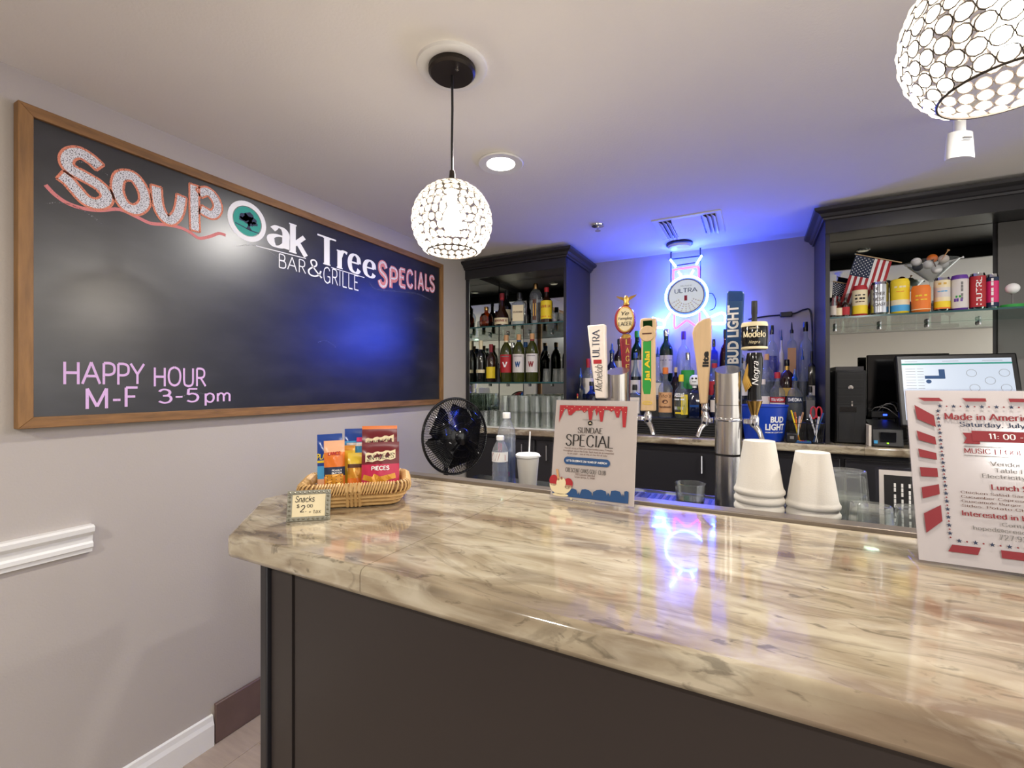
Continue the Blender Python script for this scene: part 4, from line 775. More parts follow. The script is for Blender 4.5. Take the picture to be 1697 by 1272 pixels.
obj('holder', MB().box(0, .14, 0, .004, 0, .168), 'acrylic', mn); pc = obj('card', MB().box(.006, .134, -.001, .0, .004, .162), 'paper_white', mn); obj('print_field', MB().box(.014, .134, -.0016, -.001, .004, .152), 'ink_black', pc)
mt_ = MB()
for i in range(7):
    for k in range(2): mt_.flat(fit(rot90(sk(('~~~ ~~', '~~ ~~~', '~~~~ ~', '~ ~~ ~', '~~~', '~~ ~', '~ ~~~')[i], .13)), .03 + .012 * i, .024 + .062 * k, .0335 + .012 * i, .074 + .062 * k), lambda a, b_: (a, -.002, b_))
obj('menu_lettering', mt_, 'ink_white', pc, smooth=False, fixn=False)

# ---------------------------------------------------------------- tap towers and taps
def tower(label, x, y):
    t = thing('tap_tower', label, 'tap tower', (x, y, 1.0), group='steel tap towers')
    mb = MB().lathe([(.0345, .008), (.0345, .2)], 36, cap=False).lathe([(.0345, .206), (.0345, .34)], 36, cap=False)
    n = 36; vs = []
    for z in (.341, .44): vs += [(.0345 * math.cos(2 * PI * (j + .5) / n), .0345 * math.sin(2 * PI * (j + .5) / n), z + (.38 * (.0345 * math.sin(2 * PI * (j + .5) / n)) if z > .4 else 0)) for j in range(n)]
    mb.add(vs, [(j, (j + 1) % n, n + (j + 1) % n, n + j) for j in range(n)] + [tuple(range(n, 2 * n))])
    obj('column', mb, 'steel', t); obj('flange', MB().lathe([(.055, 0), (.055, .006), (.05, .01), (.036, .012)], 32), 'chrome', t); obj('collar', MB().lathe([(.0355, .296), (.0365, .298), (.0365, .304), (.0355, .306)], 36), 'chrome', t)
    return t
T1, T2 = 1.4850, 1.7970
tower('slant topped steel beer tower behind the sundae flyer', T1, 1.42); tower('slant topped steel beer tower beside the foam cups', T2, 1.42)
def tap(name, label, xh, yh, tx, ty, ferr='chrome', zh=1.345):
    t = thing(name, label, 'beer tap', (xh, yh, 1.296))
    sx, sy = tx - xh, ty - yh; d = math.hypot(sx, sy) or 1; q = 1 - .0385 / d
    obj('shank', MB().tube([(sx * q, sy * q, 0), (0, 0, 0)], .008, 12).lathe([(.011, -.005), (.011, .005)], 14, c=(sx * q * .4, sy * q * .4, 0)), 'chrome', t)
    obj('faucet', MB().lathe([(.008, -.016), (.012, -.01), (.012, .01), (.009, .018), (.007, .024), (.011, .03), (.011, .036), (.008, .04), (.008, zh - 1.296)], 16), 'chrome', t)
    ox, oy = -sx / d * .012, -sy / d * .012 - .01
    obj('spout', MB().tube([(0, 0, -.008), (ox, oy, -.026), (ox * 1.6, oy * 1.6, -.048)], [.009, .007, .0065], 12), ferr, t)
    return t
def hand(t, name, pts, th, mat, y, sm=True, bev=.004):       # tap handle outline given in world X, Z
    return obj(name, MB().prism([(a - t.location.x, b_ - 1.296) for a, b_ in pts], lambda a, b_, q: (a, q, b_), -th, th), mat, t, bevel=bev)
def onh(t, th): return lambda a, b_: (a - t.location.x, -th - .0008, b_ - 1.296)
def vtext(t, parent, tx, x0, z0, x1, z1, mat, th, kind='f', bold=.02):
    vf = rot90(ft(tx, bold) if kind == 'f' else (sk(tx, .14, .05, .09) if kind == 's' else sk(tx, .1, .05, slant=.3)))
    return obj('lettering', MB().flat(fit(vf, x0, z0, x1, z1), onh(t, th)), mat, parent, smooth=False, fixn=False)
# white tapered handle
xm = 1.4510; t = tap('beer_tap', 'beer tap with white tapered handle, dark lettering and red ribbon mark', xm, 1.36, T1, 1.42)
hd = hand(t, 'handle', [(1.4090, 1.5790), (1.4640, 1.5800), (1.4690, 1.3560), (1.4350, 1.3550)], .012, 'white_lacquer', 1.36)
q = [(1.4260, 1.4810), (1.4490, 1.5640), (1.4340, 1.3780), (1.4580, 1.4580)]; vtext(t, hd, 'ULTRA', q[0][0], q[0][1], q[1][0], q[1][1], 'ink_navy', .0125, 's'); vtext(t, hd, 'Michelob', q[2][0], q[2][1], q[3][0], q[3][1], 'ink_black', .0125, 'i')
q = [(1.4300, 1.4610), (1.4550, 1.4730)]; obj('ribbon_mark', MB().flat(rect(q[0][0], q[0][1], q[1][0], q[1][1]), onh(t, .0125)), 'ink_red', hd, smooth=False, fixn=False)
# red lager handle
xl = 1.4920; t = tap('beer_tap', 'beer tap with red handle, oval gold lager badge and eagle', xl, 1.5, T1, 1.42)
hand(t, 'handle', [(1.4720, 1.5530), (1.5080, 1.5510), (1.5040, 1.4510), (1.5020, 1.3370), (1.4820, 1.3370), (1.4800, 1.4510)], .012, 'red_lacquer', 1.5)
q = [(1.4920, 1.6090), (1.5230, 1.6500), (1.4600, 1.5650)]; ec = q[0]; ew = (q[1][0] - q[2][0]) / 2; eh = (q[1][1] - q[2][1]) / 2
hand(t, 'badge_back', [(ec[0] - .004 + ew * 1.04 * math.cos(2 * PI * i / 28), ec[1] + eh * 1.08 * math.sin(2 * PI * i / 28)) for i in range(28)], .014, 'red_lacquer', 1.5)
bg = hand(t, 'badge', [(ec[0] + ew * .88 * math.cos(2 * PI * i / 28), ec[1] + eh * .98 * math.sin(2 * PI * i / 28)) for i in range(28)], .0165, 'ink_gold', 1.5, bev=.002)
hand(t, 'badge_field', [(ec[0] + ew * .78 * math.cos(2 * PI * i / 28), ec[1] + eh * .88 * math.sin(2 * PI * i / 28)) for i in range(28)], .017, 'ink_cream', 1.5, bev=0)
for tx, k0, k1, a, b_ in (('Ye', 'i', .4, .3, .62), ('Yuengling', 'i', .7, -.08, .2), ('LAGER', 's', .66, -.5, -.18)): obj('lettering', MB().flat(fit(sk(tx, .14, .06, .1 if k0 == 's' else 0, slant=.2 if k0 == 'i' else 0), ec[0] - ew * k1, ec[1] + eh * a, ec[0] + ew * k1, ec[1] + eh * b_), onh(t, .0176)), 'ink_black', bg, smooth=False, fixn=False)
q = [(1.4920, 1.4590)][0]; lt = MB()
for i, ch in enumerate('LAGER'): lt.flat(fit(sk(ch, .2, .1, .1), q[0] + .001, q[1] + .068 - .027 * i, q[0] + .013, q[1] + .086 - .027 * i), onh(t, .0126))
obj('lettering', lt, 'ink_gold', t, smooth=False, fixn=False)
obj('ferrule', MB().lathe([(.015, 0), (.016, .008), (.012, .014)], 16, c=(0, 0, [(1.4920, 1.5480)][0][1] - 1.296)), 'gold', t)
ez = [(1.4920, 1.6540)][0][1] - 1.296
eg = obj('eagle', MB().lathe([(.006, 0), (.011, .004), (.008, .012), (.01, .02), (.007, .03), (.004, .034)], 14, c=(0, 0, ez)), 'gold', t)
for sgn in (-1, 1): obj('wing', MB().add([(0, -.003, ez + .018), (sgn * .012, -.004, ez + .03), (sgn * .034, -.002, ez + .036), (sgn * .03, 0, ez + .03), (sgn * .012, .002, ez + .02), (0, .003, ez + .012), (sgn * .012, .003, ez + .026), (sgn * .03, .003, ez + .034)], [(0, 1, 4), (1, 2, 3, 4), (0, 4, 5), (5, 4, 6), (6, 4, 3, 7), (7, 3, 2), (0, 5, 6, 1), (1, 6, 7, 2)]), 'gold', eg)
# wooden paddle
xj = 1.5770; t = tap('beer_tap', 'beer tap with wooden paddle handle, green panel and round disc', xj, 1.42, T1, 1.42)
hd = hand(t, 'handle', [(1.5560, 1.5970), (1.5700, 1.5990), (1.6020, 1.5970), (1.6040, 1.5730), (1.5990, 1.5500), (1.5990, 1.3920), (1.6000, 1.3180), (1.5560, 1.3170), (1.5590, 1.3920), (1.5590, 1.5520), (1.5540, 1.5760)], .011, 'pale_wood', 1.42)
q = [(1.5770, 1.5510), (1.6010, 1.5500)]; hand(t, 'disc', [(q[0][0] + (q[1][0] - q[0][0]) * math.cos(2 * PI * i / 24), q[0][1] + (q[1][0] - q[0][0]) * math.sin(2 * PI * i / 24)) for i in range(24)], .014, 'pale_wood', 1.42, bev=.002)
obj('disc_print', MB().flat(rect(q[0][0] - .014, q[0][1] - .002, q[0][0] + .014, q[0][1] + .002), onh(t, .0143)), 'ink_brown', t, smooth=False, fixn=False)
hand(t, 'green_panel', [(1.5650, 1.5280), (1.5890, 1.5290), (1.5890, 1.3920), (1.5860, 1.3690), (1.5670, 1.3690), (1.5630, 1.3920)], .0118, 'ink_green', 1.42, bev=.001); q = [(1.5650, 1.5900), (1.5920, 1.5630)]; hand(t, 'upper_panel', [(q[0][0], q[0][1]), (q[1][0], q[0][1]), (q[1][0], q[1][1]), (q[0][0], q[1][1])], .0118, 'bottle_green', 1.42, bev=0)
q = [(1.5700, 1.4070), (1.5890, 1.4980)]; vtext(t, hd, 'Jai Alai', q[0][0], q[0][1], q[1][0], q[1][1], 'ink_yellow', .0119, 'f', .03); q = [(1.5770, 1.3430)][0]
obj('maker_mark', MB().flat(([(q[0] + .014 * math.cos(2 * PI * i / 24), q[1] + .006 * math.sin(2 * PI * i / 24)) for i in range(24)] + [(q[0] + .012 * math.cos(2 * PI * i / 24), q[1] + .0045 * math.sin(2 * PI * i / 24)) for i in range(24)], [(i, (i + 1) % 24, 24 + (i + 1) % 24, 24 + i) for i in range(24)]), onh(t, .0115)).flat(fit(sk('CC', .16), q[0] - .007, q[1] - .003, q[0] + .007, q[1] + .003), onh(t, .0115)), 'ink_yellow', hd, smooth=False, fixn=False)
# pale knife shaped handle
xi = 1.7380; t = tap('beer_tap', 'beer tap with pale wooden blade shaped handle and short black lettering', xi, 1.42, T2, 1.42)
hd = hand(t, 'handle', [(1.7030, 1.5450), (1.7070, 1.5620), (1.7170, 1.5750), (1.7330, 1.5850), (1.7510, 1.5890), (1.7550, 1.5820), (1.7540, 1.5130), (1.7500, 1.4440), (1.7440, 1.3430), (1.7240, 1.3420), (1.7140, 1.4620), (1.7060, 1.5220)], .012, 'pale_wood', 1.42, bev=.005)
q = [(1.7310, 1.4480), (1.7480, 1.4920)]; vtext(t, hd, 'lite', q[0][0], q[0][1], q[1][0], q[1][1], 'ink_black', .0122, 'f', .05)
# tall blue handle
xb = 1.8040; t = tap('beer_tap', 'beer tap with tall blue handle and white block letters behind the steel tower', xb, 1.53, T2, 1.42)
hd = hand(t, 'handle', [(1.7890, 1.6700), (1.7920, 1.6790), (1.8310, 1.6750), (1.8360, 1.6650), (1.8250, 1.3920), (1.7830, 1.3920)], .016, 'bud_blue', 1.53)
hand(t, 'face_panel', [(1.7920, 1.6480), (1.8300, 1.6440), (1.8190, 1.4540), (1.7870, 1.4540)], .0168, 'ink_blue', 1.53, bev=.001); q = [(1.7900, 1.4600), (1.8210, 1.6340)]; vtext(t, hd, 'BUD LIGHT', q[0][0], q[0][1], q[1][0], q[1][1], 'ink_white', .0172, 'f', .035)
# dark barrel handle
xo = 1.8620; t = tap('beer_tap', 'beer tap with dark figured handle and black gold barrel top', xo, 1.42, T2, 1.42, 'chrome', 1.38)
zz = [p[1] - 1.296 for p in [(1.8620, 1.3100), (1.8620, 1.3530), (1.8620, 1.3560), (1.8620, 1.4840), (1.8620, 1.4920), (1.8620, 1.5650), (1.8620, 1.5680), (1.8620, 1.6260)]]
obj('ferrule', MB().lathe([(.008, zz[0]), (.01, zz[0] + .01), (.019, zz[1] - .004), (.02, zz[1])], 20), 'brass', t)
obj('handle', MB().lathe([(.018, zz[2]), (.016, zz[2] + .03), (.02, zz[2] + .07), (.022, zz[3] - .02), (.018, zz[3])], 20), 'black_gloss', t)
fg = MB()
for k in range(5): fg.tube([(-.02 + .003 * k, -.012 - .002 * k, zz[2] + .022 + .004 * k), (-.026 + .002 * k, -.01, zz[2] + .05 + .004 * k), (-.02 + .002 * k, -.014, zz[2] + .085 + .006 * k)], [.002, .004, .0015], 6)
obj('carved_figure', fg, 'gold', t)
bl = obj('barrel', MB().lathe([(.029, zz[4]), (.031, zz[4] + .004), (.033, zz[4] + .03), (.032, zz[5] - .006), (.03, zz[5])], 28), 'black_gloss', t); obj('gold_rim', MB().lathe([(.0305, zz[4] + .001), (.0325, zz[4] + .003), (.0325, zz[4] + .007), (.031, zz[4] + .009)], 28, cap=False).lathe([(.0325, zz[5] - .01), (.033, zz[5] - .006), (.031, zz[5] + .002), (.001, zz[5] + .004)], 28, cap=False), 'ink_cream', bl)
obj('lettering', MB().flat(fit(sk('Modelo', .2, .12, .07), -.03, zz[4] + .032, .03, zz[4] + .05), CYL(.0342)).flat(fit(sk('Negra', .1, slant=.3), -.014, zz[4] + .014, .014, zz[4] + .024), CYL(.0335)).flat(fit(sk('CERVEZA', .13), -.012, zz[4] + .055, .012, zz[4] + .06), CYL(.0338)), 'ink_cream', bl, smooth=False, fixn=False)
obj('lettering', MB().flat(fit(rot90(sk('Negra', .14, .05, slant=.2)), -.006, zz[2] + .04, .014, zz[2] + .105), CYL(.0232)), 'ink_white', t, smooth=False, fixn=False)
obj('finial', MB().lathe([(.007, zz[6]), (.007, zz[6] + .02), (.008, zz[6] + .025), (.0075, zz[7])], 10), 'black_plastic', t)

# ---------------------------------------------------------------- bucket, pens, till
bu = thing('beer_bucket', 'blue plastic beer bucket with white lettering on the back counter', 'bucket', (1.9080, 2.835, 1.101), .12)
obj('pail', MB().lathe([(.001, .004), (.09, .004), (.092, 0), (.094, .006), (.112, .178), (.116, .182), (.116, .19), (.11, .19), (.088, .01), (.001, .01)], 36), 'bucket_blue', bu)
BC = lambda a, b_: ((.0955 + .1 * b_) * math.sin(a / .1), -(.0955 + .1 * b_) * math.cos(a / .1), b_)
obj('lettering', MB().flat(fit(ft('BUD', .04), .015, .1, .082, .132), BC).flat(fit(ft('LIGHT', .04), -.008, .06, .092, .094), BC).flat(fit(ft('PREMIUM LIGHT LAGER', .01), -.008, .045, .09, .052), BC), 'ink_white', bu, smooth=False, fixn=False)
def mesh_cup(label, x, y):
    t = thing('pen_cup', label, 'pen cup', (x, y, 1.101), group='pen cups by the computer'); mb = MB()
    for k in range(24):
        a = 2 * PI * k / 24; mb.tube([(.03 * math.cos(a), .03 * math.sin(a), 0), (.038 * math.cos(a + .2), .038 * math.sin(a + .2), .1)], .0009, 4); mb.tube([(.03 * math.cos(a), .03 * math.sin(a), 0), (.038 * math.cos(a - .2), .038 * math.sin(a - .2), .1)], .0009, 4)
    obj('wire_mesh', mb, 'black_plastic', t, fixn=False); obj('rim', MB().tube([(.038 * math.cos(2 * PI * k / 24), .038 * math.sin(2 * PI * k / 24), .1) for k in range(24)], .002, 6, closed=True), 'black_plastic', t); obj('bottom', MB().lathe([(.031, 0), (.031, .003)], 20), 'black_plastic', t)
P1, P2 = 2.0610, 2.1390
mesh_cup('black wire pen cup next to the blue bucket', P1, 2.79); mesh_cup('black wire pen cup next to the computer tower', P2, 2.79)
def pen(label, x, dx, dy, ln, mat, tip='ink_black', nm='pen', cat='pen'):
    t = thing(nm, label, cat, (x, 2.79, 1.106)); e = Vector((dx, dy, ln)); s = Vector((-dx * .3, -dy * .3, 0))
    obj('barrel', MB().tube([s, s.lerp(e, .9), e], [.0035, .004, .0035], 8), mat, t); obj('clip', MB().tube([s.lerp(e, .75) + Vector((0, -.005, 0)), e + Vector((0, -.005, 0))], .0012, 5), tip, t)
pen('yellow highlighter leaning left in the cup beside the bucket', P1, -.03, 0, .16, 'ink_yellow', 'ink_yellow', 'highlighter', 'marker'); pen('orange pencil standing in the cup beside the bucket', P1, -.012, .01, .15, 'ink_orange'); pen('white and red pen in the cup beside the bucket', P1, .008, -.01, .13, 'ink_white', 'ink_red'); pen('tan pencil leaning right in the cup beside the bucket', P1, .024, .01, .15, 'ink_tan')
pen('white pen with blue tip in the cup beside the computer', P2, -.026, 0, .14, 'ink_white', 'ink_blue'); pen('blue pen leaning right in the cup beside the computer', P2, .032, 0, .15, 'ink_blue', 'ink_blue'); pen('white ballpoint upright in the cup beside the computer', P2, .012, -.01, .13, 'ink_white', 'ink_gray')
sci = thing('scissors', 'red handled scissors standing in the cup beside the computer', 'scissors', (P2, 2.795, 1.11)); obj('blades', MB().tube([(-.004, 0, 0), (.002, 0, .11)], [.002, .006], 6), 'chrome', sci)
for sgn in (-1, 1): obj('handle', MB().tube([(.002 + sgn * .012 + .012 * math.cos(2 * PI * k / 16), 0, .145 + .03 * math.sin(2 * PI * k / 16)) for k in range(16)], .004, 6, closed=True), 'ink_red', sci)
cr = thing('card_reader', 'small black card reader between the pen cups and bucket', 'card reader', (2.0330, 2.762, 1.101)); obj('body', MB().box(-.025, .025, -.02, .03, 0, .05), 'black_plastic', cr, bevel=.006); obj('keypad', MB().box(-.01, .008, -.022, -.019, .02, .035), 'ink_gray', cr)
mg = thing('sticky_tabs', 'strip of coloured index tabs lying in front of the pen cups', 'index tabs', (2.0860, 2.75, 1.101))
obj('card', MB().box(-.04, .03, -.008, .02, 0, .012), 'ink_blue', mg, bevel=.003)
for i, mt in enumerate(('ink_lblue', 'ink_orange', 'ink_red', 'ink_purple', 'ink_green')): obj('tab', MB().box(-.032 + .011 * i, -.023 + .011 * i, -.0085, .012, .012, .0135), mt, mg)
pcx = thing('computer_tower', 'black slim desktop computer standing on the back counter', 'computer', (2.2270, 2.84, 1.101)); pw = 2.3550 - 2.2270
obj('case', MB().box(0, pw, .012, .36, 0, .37), 'black_plastic', pcx, bevel=.004); bz = obj('bezel', MB().box(.004, pw - .002, 0, .012, .005, .365), 'rubber', pcx, bevel=.004)
for i in range(22): obj('vent_rib', MB().box(.012, pw - .012, -.003, 0, .2 + .0072 * i, .2035 + .0072 * i), 'black_plastic', bz)
obj('drive_slot', MB().box(.02, pw - .04, -.002, 0, .16, .185), 'black_gloss', bz); obj('badge', MB().lathe([(.011, 0), (.011, .002), (.001, .003)], 20), 'chrome', bz).matrix_local = Matrix.Translation((pw * .5, -.003, .283)) @ Matrix.Rotation(PI / 2, 4, 'X')
obj('lower_bay', MB().box(.014, pw - .05, -.002, 0, .02, .15), 'black_plastic', bz); obj('power_button', MB().box(pw * .52, pw * .52 + .006, -.003, 0, .19, .215), 'chrome', bz); obj('lid_tray', MB().box(.006, pw - .006, .03, .3, .37, .39), 'cab_black', pcx)
mo = thing('dark_monitor', 'switched off dark monitor behind the lit till screen', 'monitor', (2.4080, 3.13, 1.101)); obj('panel', MB().box(0, .34, 0, .03, .12, .46), 'black_gloss', mo, bevel=.004); obj('stand', MB().box(.13, .21, .01, .06, 0, .14).box(.07, .27, -.04, .1, 0, .012), 'black_plastic', mo)
po = thing('till_screen', 'touchscreen till monitor showing a floor plan above the flyer', 'monitor', (2.5020, 2.80, 1.101)); TW = .39
Mt = Matrix.Translation((0, 0, .1)) @ Matrix.Rotation(math.radians(-17), 4, 'X')
obj('bezel', MB().box(-.022, TW + .022, 0, .035, 0, .36, mat=Mt), 'black_plastic', po, bevel=.008); scn = obj('screen', MB().box(0, TW, -.0015, .0, .03, .335, mat=Mt), 'screen', po)
SF = lambda a, b_: tuple(Mt @ Vector((a, -.0022, b_)))
SF2 = lambda a, b_: tuple(Mt @ Vector((a, -.0026, b_)))
obj('menu_bar', MB().flat(rect(0, .306, TW, .314), SF), 'ink_teal', scn, smooth=False, fixn=False); obj('table_plan', MB().flat(rect(.083, .235, .155, .251), SF).flat(rect(.135, .236, .157, .282), SF2).flat(ngon(circle(.096, .222, .01, 18)), SF), 'ink_blue', scn, smooth=False, fixn=False)
fp = MB()
for a, b_ in ((.25, .262), (.31, .225), (.36, .262), (.255, .19), (.36, .19)):
    ci, co = circle(a, b_, .018, 24), circle(a, b_, .0166, 24); fp.flat((ci + co, [(i, (i + 1) % 24, 24 + (i + 1) % 24, 24 + i) for i in range(24)]), SF)
for i in range(9): fp.flat(rect(.012, .285 - .014 * i, .05, .2865 - .014 * i), SF).flat(rect(.056, .285 - .014 * i, .08, .2865 - .014 * i), SF)
for i in range(3): fp.flat(rect(.012 + .14 * i, .322, .06 + .15 * i, .3235), SF)
obj('plan_outline', fp, 'ink_gray', scn, smooth=False, fixn=False); obj('stand', MB().box(.1, .28, .02, .14, 0, .05).box(.15, .23, .05, .09, .04, .2), 'black_plastic', po, bevel=.004)
rp_ = thing('receipt_printer', 'black receipt printer with small display left of the flyer', 'printer', (2.3660, 2.77, 1.101)); obj('body', MB().add([(0, 0, 0), (.12, 0, 0), (.12, .2, 0), (0, .2, 0), (0, .02, .085), (.12, .02, .085), (.12, .2, .12), (0, .2, .12)], [(0, 1, 2, 3), (4, 5, 6, 7), (0, 1, 5, 4), (1, 2, 6, 5), (2, 3, 7, 6), (3, 0, 4, 7)]), 'black_plastic', rp_, bevel=.006)
obj('display', MB().box(.03, .09, -.002, .02, .025, .07), 'black_gloss', rp_); obj('sticker', MB().box(.006, .02, -.002, .006, .015, .03), 'ink_lblue', rp_); obj('status_light', MB().box(.056, .062, -.003, .006, .016, .021), 'led_green', rp_); obj('paper_edge', MB().box(-.012, -.002, .01, .15, 0, .1), 'paper', rp_)
sb = thing('cable_box', 'small black cable hub with a blue light above the printer', 'hub', (2.4000, 3.0, 1.101)); obj('body', MB().box(0, .14, -.01, .06, .125, .16).box(.04, .1, 0, .05, 0, .125), 'black_plastic', sb, bevel=.004); obj('light', MB().box(.05, .066, -.0135, -.01, .138, .146), 'led_blue', sb)
for i in range(4): tag(obj('data_cable', MB().tube(catmull([(2.3900 + .015 * i, 2.93 + .007 * i, 1.264), (2.4050 + .02 * i, 2.9 + .007 * i, 1.285 + .008 * i), (2.4480 + .015 * i, 2.905 + .007 * i, 1.28 + .008 * i), (2.4950, 2.92 + .007 * i, 1.24 + .012 * i)], 5), .0022, 6), 'black_plastic' if i % 2 else 'ink_gray'), ('lowest', 'second lowest', 'second highest', 'highest')[i] + ' loose data cable draped over the hub beside the till screen', 'cable')
tag(obj('power_cord', MB().tube(catmull([(1.8280, 3.28, 1.8140), (1.9220, 3.28, 1.8270), (2.0000, 3.28, 1.8290), (2.0770, 3.28, 1.8340), (2.1270, 3.28, 1.8530), (2.1600, 3.28, 1.8390), (2.1700, 3.28, 1.6790), (2.1730, 3.28, 1.3890)], 6), .0045, 8), 'black_plastic'), 'black power cord running along the wall from the neon sign', 'cord')
tag(obj('inline_switch', MB().box(2.0030, 2.0670, 3.262, 3.286, 1.8150, 1.8450), 'black_plastic', bevel=.004), 'black inline switch on the cord above the liquor bottles', 'switch')

# ---------------------------------------------------------------- right shelf: cans, flags, martini glass
SZ = 1.743; SY = 2.88
def can(label, u, h, r, bands, texts=(), lid='chrome', y=SY):
    t = thing('drink_can', label, 'can', (u, y, SZ), face_cam(u, y, .8), 'cans on the right glass shelf')
    mb = MB(); mats = []
    pr = [(r * .8, 0), (r * .86, .002), (r, .012), (r, h - .014), (r * .86, h - .002)]
    edges = [.012] + [bq * h for bq, _ in bands[:-1]] + [h - .014]
    mb.lathe([(r * .8, 0), (r * .86, .002), (r, .012)], 24, cap=False, mi=0); mats.append(lid)
    for i, (_, mt) in enumerate(bands): mb.lathe([(r, edges[i]), (r, edges[i + 1])], 24, cap=False, mi=i + 1); mats.append(mt)
    o = obj('body', mb, mats, t); obj('lid', MB().lathe([(r, h - .014), (r * .87, h - .002), (r * .87, h), (r * .8, h), (r * .78, h - .005), (.001, h - .005)], 24, cap=False), lid, t)
    for tx, tm, x0, a, x1, b_, k in texts:
        vf = sk(tx, .2) if k == 's' else rot90(sk(tx, .16))
        obj('lettering', MB().flat(fit(vf, x0 * r, a * h, x1 * r, b_ * h), CYL(r + .0008)), tm, o, smooth=False, fixn=False)
    return t
can('short can with red top, dark oval and yellow base', 2.3350, .155, .032, [(.35, 'ink_yellow'), (.85, 'ink_cream'), (1, 'ink_red')], [('~~ ~', 'ink_black', -.7, .66, .7, .7, 's'), ('~ ~~', 'ink_black', -.7, .54, .7, .6, 's'), ('~~~', 'ink_brown', -.6, .45, .6, .48, 's')], 'ink_red')
can('silver can with four lines of dark block lettering', 2.4130, .165, .037, [(1, 'steel_flat')], [('THE', 'ink_gray', -.8, .74, -.1, .84, 's'), ('OTHER', 'ink_gray', -.8, .58, .6, .68, 's'), ('WEST', 'ink_gray', -.8, .42, .5, .52, 's'), ('COAST', 'ink_gray', -.8, .26, .7, .36, 's')])
can('yellow can with blue wave at the bottom', 2.4930, .17, .038, [(.25, 'ink_lblue'), (.4, 'ink_cream'), (1, 'ink_yellow')], [('~ ~~', 'ink_cream', -.6, .74, .6, .79, 's'), ('~~', 'ink_orange', -.4, .62, .4, .64, 's')], 'ink_yellow')
can('short orange can under the martini glass', 2.5680, .128, .036, [(.12, 'ink_cream'), (1, 'ink_orange')], [('~~ ~', 'ink_yellow', -.6, .58, .6, .64, 's'), ('~ ~~', 'ink_yellow', -.6, .44, .6, .48, 's')], 'ink_orange', y=2.86)
can('white can with yellow stripe right of the martini stem', 2.6500, .162, .03, [(.12, 'ink_orange'), (.3, 'ink_yellow'), (.42, 'ink_cream'), (.7, 'paper_white'), (1, 'ink_cream')], [('~ ~', 'ink_gold', -.5, .78, .5, .84, 's'), ('~~~', 'ink_lblue', -.6, .57, .6, .6, 's')])
can('white can with purple top and berry print', 2.7120, .166, .031, [(.88, 'paper_white'), (1, 'ink_purple')], [('~~ ~~~', 'ink_gray', .1, .3, .35, .8, 'v'), ('~~ ~', 'ink_purple', -.7, .25, .3, .34, 's'), ('~ ~', 'ink_green', -.5, .36, .1, .42, 's')], 'ink_purple')
can('red slim can with large white vertical lettering', 2.7740, .168, .028, [(1, 'ink_red')], [('NUTRL', 'ink_white', -.25, .12, .5, .88, 'v')])
can('pink and navy slim can with vertical lettering beside the red can', 2.8300, .162, .022, [(.2, 'ink_navy'), (.8, 'ink_pink'), (1, 'ink_navy')], [('~~ ~~ ~~', 'ink_white', -.2, .12, .15, .88, 'v')], y=2.9)
for lb, u, h, gm, lm in (('miniature liquor bottle with white label at the left end of the can shelf', 2.2230, .12, 'bottle_clear', 'paper'), ('miniature liquor bottle with cream label second on the can shelf', 2.2440, .095, 'bottle_amber', 'ink_cream'), ('miniature liquor bottle with red label beside the first can', 2.2740, .1, 'brown_glass', 'ink_red')):
    bottle('miniature_bottle', lb, u, 2.865, SZ, h, .017, 'liquor', gm, lab=(.1, .5, lm), group='miniatures on the right shelf')
def flag(label, P, hoist, fly, y):
    P, hv, fv = Vector(P), Vector(hoist), Vector(fly); t = thing('hand_flag', label, 'flag', P, group='small american hand flags')
    nv = hv.cross(fv).normalized(); mb = MB(); n = 13; k = 14
    W_ = lambda a, b_: hv * a + fv * b_ + nv * (.008 * math.sin(b_ * 6 + a * 2))
    for i in range(n):
        for j in range(k):
            a0, a1, b0, b1_ = i / n, (i + 1) / n, j / k, (j + 1) / k
            mi = 2 if (i < 7 and j < 6) else (0 if i % 2 == 0 else 1)
            mb.add([W_(a0, b0), W_(a1, b0), W_(a1, b1_), W_(a0, b1_)], [(0, 1, 2, 3)], mi)
    obj('cloth', mb, ['ink_red', 'ink_white', 'ink_navy'], t, fixn=False)
    stv = MB(); sgn = -1 if nv.y > 0 else 1
    for r_ in range(9):
        for q_ in range(6 if r_ % 2 == 0 else 5):
            a = (.54) * (r_ + .7) / 9.4; b_ = .43 * (q_ + (.6 if r_ % 2 == 0 else 1.1)) / 6.2; c0 = W_(a, b_) + nv * (.001 * sgn)
            stv.add([c0 + hv.normalized() * (.0028 * math.cos(2 * PI * m_ / 5)) + fv.normalized() * (.0028 * math.sin(2 * PI * m_ / 5)) for m_ in range(5)], [(0, 1, 2, 3, 4)])
    obj('stars', stv, 'ink_white', t, fixn=False, smooth=False); e = hv * 1.25
    obj('stick', MB().tube([-hv.normalized() * .004, e], .0028, 8), 'pale_wood', t); obj('knob', MB().lathe([(.001, -.004), (.0042, 0), (.001, .004)], 10, c=tuple(-hv.normalized() * .004)), 'ink_white', t)
p0, p1, p2 = (2.3360, 2.98, 2.0850), (2.4860, 2.98, 2.0310), (2.2670, 2.97, 1.8380)
flag('large small-stick american flag hanging diagonally behind the first cans', p0, tuple(b_ - a for a, b_ in zip(p0, p1)), tuple(b_ - a for a, b_ in zip(p0, p2)), 2.98)
p0, p1, p2 = (2.2430, 3.03, 1.9620), (2.3600, 3.03, 1.9240), (2.2310, 3.02, 1.7870)
flag('second american flag mostly hidden behind the large flag', p0, tuple(b_ - a for a, b_ in zip(p0, p1)), tuple(b_ - a for a, b_ in zip(p0, p2)), 3.03)
mgx, mgy = 2.6420, 3.0
mg_ = thing('martini_glass', 'oversized martini glass filled with golf balls and tees', 'glass', (mgx, mgy, SZ))
